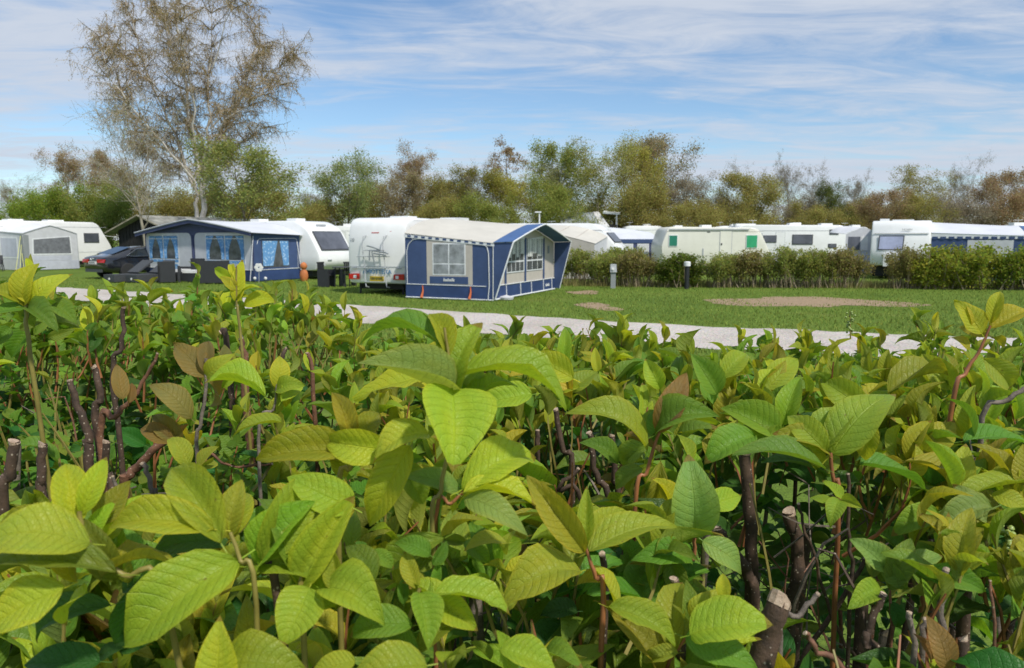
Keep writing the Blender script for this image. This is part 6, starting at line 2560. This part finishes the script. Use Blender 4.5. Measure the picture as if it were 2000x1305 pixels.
# sawn and bare branches
CUTS = [
    ([(1524, 1172), (1500, 1235), (1482, 1400)], .62, 56, 70, STEM, .25), ([(1848, 1112), (1842, 1200), (1838, 1330)], .64, 20, 24, STEMG, .3),
    ([(1776, 1196), (1780, 1320)], .63, 17, 20, STEMG, .3), ([(1806, 1208), (1796, 1330)], .63, 16, 20, STEMG, .3),
    ([(1880, 1248), (1874, 1340)], .6, 30, 32, STEM, .3), ([(1934, 1134), (1928, 1330)], .62, 8, 11, STEMR, .3),
    ([(1572, 1236), (1600, 1275), (1650, 1345)], .58, 15, 22, STEMR, .2), ([(1598, 1160), (1560, 1205), (1520, 1250)], .66, 16, 20, STEMG, .3),
    ([(1398, 1030), (1430, 1075), (1460, 1120), (1470, 1200)], .92, 34, 40, STEM, .3), ([(1456, 880), (1462, 1000), (1468, 1200)], .96, 36, 42, STEM, .3),
    ([(1726, 1160), (1700, 1220), (1690, 1260), (1715, 1330)], .66, 22, 34, STEM, .3), ([(1656, 925), (1660, 1060), (1662, 1160)], .8, 11, 13, STEM, .3),
    ([(1560, 985), (1580, 1060), (1640, 1240), (1690, 1330)], .85, 9, 13, STEM, .2), ([(1690, 1090), (1640, 1180), (1550, 1330)], .9, 14, 17, STEM, .2),
    ([(1540, 1000), (1560, 1090), (1545, 1200)], 1.0, 40, 46, STEM, .3), ([(1905, 905), (1900, 970)], 1.0, 34, 38, STEM, .4),
    ([(1966, 1030), (1880, 1055), (1780, 1090)], .85, 12, 16, STEM, .2), ([(2010, 756), (1960, 785), (1920, 815)], 1.0, 14, 16, STEMG, .2),
    ([(28, 862), (18, 930), (6, 1010)], .8, 32, 38, STEM, .4), ([(84, 868), (82, 950), (90, 1000)], .88, 26, 30, STEM, .4),
    ([(136, 742), (150, 790), (172, 850), (178, 960)], 1.0, 17, 32, STEM, .5), ([(182, 716), (196, 780), (192, 870)], 1.02, 18, 24, STEM, .5),
    ([(308, 690), (270, 765), (225, 815), (198, 850)], 1.0, 9, 22, STEMR, .4), ([(324, 860), (280, 900), (255, 930), (245, 1010)], .92, 22, 34, STEMR, .5),
    ([(278, 905), (300, 960), (306, 1000)], .9, 16, 12, STEMG, .3), ([(242, 600), (236, 680), (220, 750)], 1.25, 13, 16, STEM, .4),
    ([(508, 1092), (520, 1120), (542, 1170)], .5, 22, 30, STEM, .3), ([(1176, 1082), (1182, 1160), (1180, 1260)], .66, 20, 28, STEM, .4),
    ([(1316, 1130), (1326, 1200), (1330, 1290)], .64, 26, 34, STEM, .4), ([(532, 906), (450, 912), (380, 908)], .95, 8, 10, STEMR, .3),
    ([(1150, 845), (1165, 930), (1190, 1030)], 1.0, 18, 22, STEM, .5), ([(1195, 850), (1200, 940), (1205, 1010)], 1.05, 18, 22, STEM, .5),
    ([(1085, 800), (1100, 880), (1120, 960)], 1.1, 16, 20, STEM, .5), ([(1130, 915), (1090, 960), (1140, 1005)], .9, 12, 16, STEM, .4),
    ([(1050, 840), (1050, 940)], 1.15, 14, 18, STEM, .5), ([(470, 660), (482, 720), (480, 770)], 1.25, 16, 26, STEMR, .5),
    ([(430, 650), (445, 700)], 1.3, 14, 18, STEM, .5), ([(560, 680), (552, 760)], 1.3, 10, 14, STEM, .5), ([(600, 690), (612, 770)], 1.3, 10, 14, STEMR, .5),
    ([(208, 862), (206, 930), (220, 1000)], .95, 22, 26, STEM, .5), ([(1410, 955), (1390, 1010), (1330, 1060)], .8, 6, 9, STEM, .2),
    ([(220, 930), (235, 1000), (250, 1060)], .8, 10, 14, STEMG, .3), ([(1000, 1180), (900, 1210), (820, 1240)], .75, 7, 9, STEMG, .2),
]
for pix, dep, w0, w1, mat, dn in CUTS:
    q_ = .64 if w0 < 50 else .85
    pstem(pix, dep, w0 * q_, w1 * q_, mat, 'branch', True, down=dn)


def top_z(x, y):
    return 1.545 + 0.02 * math.sin(3.1 * x + 1.7) + 0.015 * math.sin(5.3 * y + 2 * x) + (0.02 if x < -0.5 else 0)


GAPS = [(1560, 1080, 230, 200), (1110, 900, 120, 90), (150, 830, 200, 150), (580, 700, 80, 60), (980, 1220, 120, 60), (320, 930, 120, 70), (1760, 1230, 260, 100), (1400, 960, 60, 60)]


def in_gap(P):
    px, py, dep = project(np.array([tuple(P)]))
    return any(((px[0] - a) / c) ** 2 + ((py[0] - b) / d) ** 2 < 1 for a, b, c, d in GAPS)


def rand_shoot(x, y, zt, ln, nl, lobed=False, young=1.0):
    tilt = Vector((HR.gauss(0, .22), HR.gauss(-0.04, .22), 1)).normalized()
    tip = Vector((x, y, zt))
    base = tip - tilt * ln
    cur = Vector((HR.gauss(0, .012), HR.gauss(0, .012), 0))
    pts = [base.lerp(tip, i / 4) + cur * math.sin(math.pi * i / 4) for i in range(5)]
    stem(pts, [.0026, .0023, .002, .0016, .001], SHOOTR if HR.random() < .35 else SHOOTM, 'twigs')
    az = HR.uniform(0, 6.28)
    own = owner(x, y)
    for i in range(nl):
        f = 0.25 + 0.75 * (i + 0.5 * HR.random()) / nl
        k = min(3, int(f * 4))
        p = pts[k].lerp(pts[k + 1], f * 4 - k)
        az += 2.4 + HR.gauss(0, .3)
        up = f ** 1.5
        el = -0.1 + 1.25 * up + HR.gauss(0, .28)
        rad = Vector((math.cos(az), math.sin(az), 0))
        D = rad * math.cos(el) + Vector((0, 0, math.sin(el))) + tilt * .25
        N = rad * -math.sin(el) + Vector((0, 0, math.cos(el))) + Vector((HR.gauss(0, .25), HR.gauss(0, .25), 0))
        if lobed:
            L = HR.uniform(.020, .038)
            W = L * HR.uniform(.85, 1.05)
            c = COL['c'] if HR.random() < .8 else COL['g']
        elif in_gap(p + D.normalized() * .03) and HR.random() < .8:
            continue
        else:
            L = (.096 - .045 * up) * HR.uniform(.62, 1.12)
            W = L * HR.uniform(.40, .54) * (1 - .25 * up)
            r = HR.random()
            if up > .6:
                c = COL['y'] if r < .28 * young else (COL['l'] if r < .7 else COL['o'])
            elif up > .3:
                c = COL['l'] if r < .34 else (COL['o'] if r < .52 else COL['g'])
            else:
                c = COL['g'] if r < .62 else (COL['l'] if r < .72 else (COL['d'] if r < .95 else COL['b']))
        c = tuple(v * HR.uniform(.85, 1.12) for v in c)
        add_leaf(p, D, N, L, W, c, 1 if lobed else 0, own=own)


cnt = 0
while cnt < 760:
    y = .56 + 1.7 * HR.random() ** .85
    x = HR.uniform(-.86, .86) * y + HR.uniform(-.12, .12)
    if y > 1.95 and x > -0.6 and HR.random() < .4:
        continue
    if x < -0.55 and HR.random() < .3:
        y += .25
    zt = top_z(x, y) + HR.gauss(0, .022)
    if y > 1.45 and x > -.25 * y:
        zt -= .015 + .04 * (y - 1.45)
    elif y > 1.5:
        zt += .03 + .05 * (y - 1.5)
    if y < .78:
        zt = min(zt, 1.50) - HR.uniform(.0, .07)
    elif y < 1.05:
        zt -= HR.uniform(0, .05)
    elif HR.random() < (.16 if x < -.3 else .06):
        zt += HR.uniform(.02, .06)
    if in_gap(Vector((x, y, zt - .05))) and HR.random() < .88:
        continue
    cnt += 1
    currant = x < -0.2 * y and y > .75 and x > -0.78 * y and HR.random() < .62 and not (y > 1.75)
    if currant:
        rand_shoot(x, y, zt - HR.uniform(.0, .09), HR.uniform(.10, .2), HR.randrange(9, 15), True)
    else:
        rand_shoot(x, y, zt, HR.uniform(.12, .24), HR.randrange(6, 9), False, 1.2 if x < -.4 else .8)
for k in range(85):
    y = HR.uniform(1.65, 2.25)
    x = HR.uniform(-.72, -.2) * y
    rand_shoot(x, y, 1.56 + .06 * (y - 1.6) + HR.gauss(0, .02), HR.uniform(.14, .24), HR.randrange(6, 9), HR.random() < .2, 1.3)
# extra currant sprigs lower among the bare stems at the left
for k in range(150):
    y = HR.uniform(.9, 1.75)
    x = HR.uniform(-.74, -.12) * y
    rand_shoot(x, y, HR.uniform(1.18, 1.46), HR.uniform(.08, .16), HR.randrange(8, 13), True)
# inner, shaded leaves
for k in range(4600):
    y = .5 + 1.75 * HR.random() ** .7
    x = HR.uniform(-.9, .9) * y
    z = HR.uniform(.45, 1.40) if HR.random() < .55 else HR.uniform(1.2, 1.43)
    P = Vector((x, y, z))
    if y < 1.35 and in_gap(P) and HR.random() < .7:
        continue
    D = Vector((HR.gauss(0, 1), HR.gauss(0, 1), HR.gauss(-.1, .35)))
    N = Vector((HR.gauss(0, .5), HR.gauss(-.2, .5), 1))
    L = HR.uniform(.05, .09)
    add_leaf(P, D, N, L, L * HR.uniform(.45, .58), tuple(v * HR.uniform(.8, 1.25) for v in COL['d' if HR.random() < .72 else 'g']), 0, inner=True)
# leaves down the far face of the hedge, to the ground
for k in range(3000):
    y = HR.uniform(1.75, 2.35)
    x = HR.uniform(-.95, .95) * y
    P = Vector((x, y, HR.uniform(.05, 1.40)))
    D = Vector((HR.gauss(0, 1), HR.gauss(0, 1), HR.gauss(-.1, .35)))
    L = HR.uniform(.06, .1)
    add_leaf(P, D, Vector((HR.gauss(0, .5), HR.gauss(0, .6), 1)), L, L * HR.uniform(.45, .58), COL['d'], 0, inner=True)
# upright young leaves between the front shoots
for k in range(110):
    y = HR.uniform(.52, 1.0)
    x = HR.uniform(-.7, .7) * y
    if in_gap(Vector((x, y, 1.5))):
        continue
    rand_shoot(x, y, 1.52 - .05 * HR.random() - max(0, .66 - y) * .35, HR.uniform(.1, .16), HR.randrange(5, 8), False, 1.3)
# crumpled lobed rosette between the front stems
for cx_, cy_, n in ((1245, 1130, 16), (1175, 1215, 6), (1040, 1190, 6), (300, 960, 0)):
    for k in range(n):
        p = at(cx_ + HR.gauss(0, 26), cy_ + HR.gauss(0, 22), .74 + HR.gauss(0, .015))
        D = Vector((HR.gauss(0, 1), -0.3, HR.gauss(.1, .8)))
        add_leaf(p, D, Vector((HR.gauss(0, .4), -.8, .7)), HR.uniform(.026, .04), HR.uniform(.026, .04), COL['c'], 1, var=None)

# the hedge is open here: bare wood shows between the leafy shoots
OPEN = [(1530, 1080, 150, 165), (1150, 930, 75, 90), (150, 850, 190, 130), (975, 1235, 90, 50), (1930, 1240, 110, 80), (1690, 1250, 120, 60), (1420, 960, 50, 50)]
_B = np.array([tuple(l[1] + l[2] * l[4] * .5) for l in LEAVES])
_px, _py, _dp = project(_B)
_keep = []
for _i, _l in enumerate(LEAVES):
    if _i >= NHERO and _dp[_i] < 1.5 and any(((_px[_i] - a) / c) ** 2 + ((_py[_i] - b) / d) ** 2 < 1 for a, b, c, d in OPEN) and HR.random() < (.93 if _dp[_i] < 1.15 else .6):
        continue
    _keep.append(_l)
LEAVES[:] = _keep

# ---- bare stems rising from the ground inside the hedge
for k in range(62):
    y = HR.uniform(.75, 1.95)
    x = HR.uniform(-.85, .85) * y
    zt = HR.uniform(1.22, 1.46)
    p = Vector((x + HR.gauss(0, .1), y + HR.gauss(0, .08), 0))
    e = Vector((x, y, zt))
    n = 6
    pts = [p.lerp(e, i / n) + Vector((HR.gauss(0, .012), HR.gauss(0, .012), 0)) * (1 if 0 < i < n else 0) for i in range(n + 1)]
    r = HR.uniform(.004, .008)
    stem(pts[::-1], [r * (1 + .8 * i / n) for i in range(n + 1)], HR.choice([STEM, STEM, STEMR, STEMG]), 'branch', True)
# thin dead twigs crossing the inside
for k in range(330):
    y = HR.uniform(.6, 1.9)
    x = HR.uniform(-.85, .85) * y
    p = Vector((x, y, HR.uniform(.9, 1.43)))
    d = Vector((HR.gauss(0, .6), HR.gauss(0, .6), HR.gauss(.5, .6))).normalized()
    L = HR.uniform(.08, .28)
    pts = [p]
    for s in range(4):
        d = (d + Vector((HR.gauss(0, .18), HR.gauss(0, .18), HR.gauss(0, .15)))).normalized()
        q = pts[-1] + d * L / 4
        q.z = min(q.z, 1.5)
        pts.append(q)
    r = HR.uniform(.0009, .0026)
    stem(pts, [r, r * .9, r * .8, r * .7, r * .5], HR.choice([STEMG, STEMG, STEMR, STEM]), 'twigs')


def build_hedge():
    # stems
    twig = {}
    for pts, r, mat, name, cut in STEMS:
        c = sum(pts, Vector()) / len(pts)
        w = owner(c.x, c.y)
        root = ROOTS[w]
        loc = Vector(root.location)
        loc_pts = [p - loc for p in pts]
        if name == 'twigs':
            twig.setdefault((w, mat.name), MB()).tube(loc_pts, r, 4, cap=False)
            continue
        m = MB()
        m.tube(loc_pts, r, 8, cap=False)
        o = m.build(name, mat, root, angle=70)
        if cut:
            a, b = loc_pts[0], loc_pts[1]
            d = (a - b).normalized()
            s = Vector((HR.gauss(0, .8), HR.gauss(-.4, .6), 0))
            m = MB()
            u = d.orthogonal().normalized()
            v = d.cross(u)
            ring = []
            for k in range(10):
                an = 2 * math.pi * k / 10
                q = a + (u * math.cos(an) + v * math.sin(an)) * r[0] * 1.03
                q = q + d * (r[0] * 0.5 * HR.uniform(.85, 1.15) * ((u * math.cos(an) + v * math.sin(an)).dot(s)) + .0005)
                ring.append(q)
            top = a + d * .0005
            base = [a + (u * math.cos(2 * math.pi * k / 10) + v * math.sin(2 * math.pi * k / 10)) * r[0] * 1.03 - d * r[0] * .5 for k in range(10)]
            m.add(ring + base + [top], [(k, (k + 1) % 10, 20) for k in range(10)] + [(k, 10 + k, 10 + (k + 1) % 10, (k + 1) % 10) for k in range(10)])
            m.build('cut_end', CUT, o, angle=30)
    for (w, mn), m in twig.items():
        mat = next(x for x in MATS.values() if x.name == mn)
        o = m.build('twigs', mat, ROOTS[w], angle=70)
        o['kind'] = 'stuff'
    # which leaves show: a coarse depth buffer over sample points of every leaf
    n = len(LEAVES)
    B = np.array([tuple(l[1]) for l in LEAVES])
    D = np.array([tuple(l[2]) for l in LEAVES])
    N = np.array([tuple(l[3]) for l in LEAVES])
    L = np.array([l[4] for l in LEAVES])
    W = np.array([l[5] for l in LEAVES])
    X = np.cross(D, N)
    tt, ss = np.meshgrid(np.linspace(.08, .92, 11), np.linspace(-.36, .36, 5))
    tt, ss = tt.ravel(), ss.ravel() * np.sin(math.pi * tt.ravel()) ** .7
    P = B[:, None] + D[:, None] * (L[:, None] * tt)[..., None] + X[:, None] * (W[:, None] * ss)[..., None]
    px, py, dep = project(P.reshape(-1, 3))
    ok = (px >= 0) & (px < 2000) & (py >= 0) & (py < 1305) & (dep > .1)
    cell = 10
    idx = np.where(ok)[0]
    key = (py[idx] // cell).astype(int) * 200 + (px[idx] // cell).astype(int)
    zb = np.full(200 * 131, 1e9)
    np.minimum.at(zb, key, dep[idx])
    vis = np.zeros(n)
    seen = dep[idx] < zb[key] + .012
    np.add.at(vis, idx[seen] // len(tt), 1)
    depth = dep.reshape(n, -1).mean(1)
    score = vis / len(tt) * L * W * (FPX / depth) ** 2
    single = np.zeros(n, bool)
    own = np.array([l[0] for l in LEAVES])
    for w in range(len(ROOTS)):
        ids = np.where((own == w) & (score > 70))[0]
        ids = ids[np.argsort(-score[ids])][:298]
        single[ids] = True
    for i in np.where(single)[0]:
        w, b, d, nn, l, wd, kind, var, col, inner = LEAVES[i]
        o = bpy.data.objects.new('leaf', LOB_ME[var] if kind else LEAF_ME[var])
        C.objects.link(o)
        o.parent = ROOTS[w]
        x = d.cross(nn)
        M = Matrix(((x.x * wd, d.x * l, nn.x * l, b.x - ROOTS[w].location.x), (x.y * wd, d.y * l, nn.y * l, b.y - ROOTS[w].location.y),
                    (x.z * wd, d.z * l, nn.z * l, b.z), (0, 0, 0, 1)))
        o.matrix_basis = M
        o.color = (*col, 1)
    # the rest, joined per shrub and tone
    packs = {}
    for i in np.where(~single)[0]:
        w, b, d, nn, l, wd, kind, var, col, inner = LEAVES[i]
        packs.setdefault((w, inner, kind), []).append(i)
    for (w, inner, kind), ids in packs.items():
        VV, FF, UU, k = [], [], [], 0
        for i in ids:
            _, b, d, nn, l, wd, _, var, col, _ = LEAVES[i]
            if kind:
                V, F, U, m = LOB[var]
                F = np.array([(0, 1 + q, 2 + q, 1 + (q + 2) % 18 if q + 2 <= 18 else 1) for q in range(0, 18, 2)])
                F = np.array([(0, 1 + q, 1 + (q + 1) % 18, 1 + (q + 2) % 18) for q in range(0, 18, 2)])
            else:
                V, F, U = SH_LO[var] if not inner else SH_LO[var]
            x = np.array(tuple(d.cross(nn)))
            bb = np.array(tuple(b)) - np.array(tuple(ROOTS[w].location))
            VV.append(bb + V[:, :1] * wd * x + V[:, 1:2] * l * np.array(tuple(d)) + V[:, 2:] * l * np.array(tuple(nn)))
            FF.append(F + k)
            UU.append(U)
            k += len(V)
        o = link('inner_leaves' if inner else 'leaves', mesh_np('leaves', np.concatenate(VV), np.concatenate(FF), LEAF, True, np.concatenate(UU)), ROOTS[w])
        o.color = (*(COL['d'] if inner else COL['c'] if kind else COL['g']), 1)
        o['kind'] = 'stuff'
    print('HEDGE leaves', n, 'single', int(single.sum()))


build_hedge()


def bud_spike(px, py0, py1, Y, n, berries, w):
    root = ROOTS[owner(at(px, py0, Y).x, Y)]
    loc = Vector(root.location)
    a, b = at(px, py1, Y) - loc, at(px + HR.uniform(-3, 3), py0, Y) - loc
    m = MB()
    m.tube([a, a.lerp(b, .5), b], [.0015, .0012, .0008], 5)
    o = m.build('bud_spike', SHOOTM, root)
    for k in range(n):
        f = k / n
        c = a.lerp(b, .2 + .8 * f) + Vector((HR.gauss(0, w), HR.gauss(0, w), 0))
        r = .0038 if berries else .0022
        q = MB()
        q.lathe([(r * .1, -r), (r * .75, -r * .6), (r, 0), (r * .75, r * .6), (r * .1, r)], 8, tuple(c))
        q.build('bud', BUDM, o)


BUDM = surf('green_bud', (0.26, 0.34, 0.09), 0.4, var=0.2, scale=200)
bud_spike(1661, 608, 662, 1.35, 22, False, .004)
bud_spike(1968, 1030, 1082, .78, 18, True, .008)
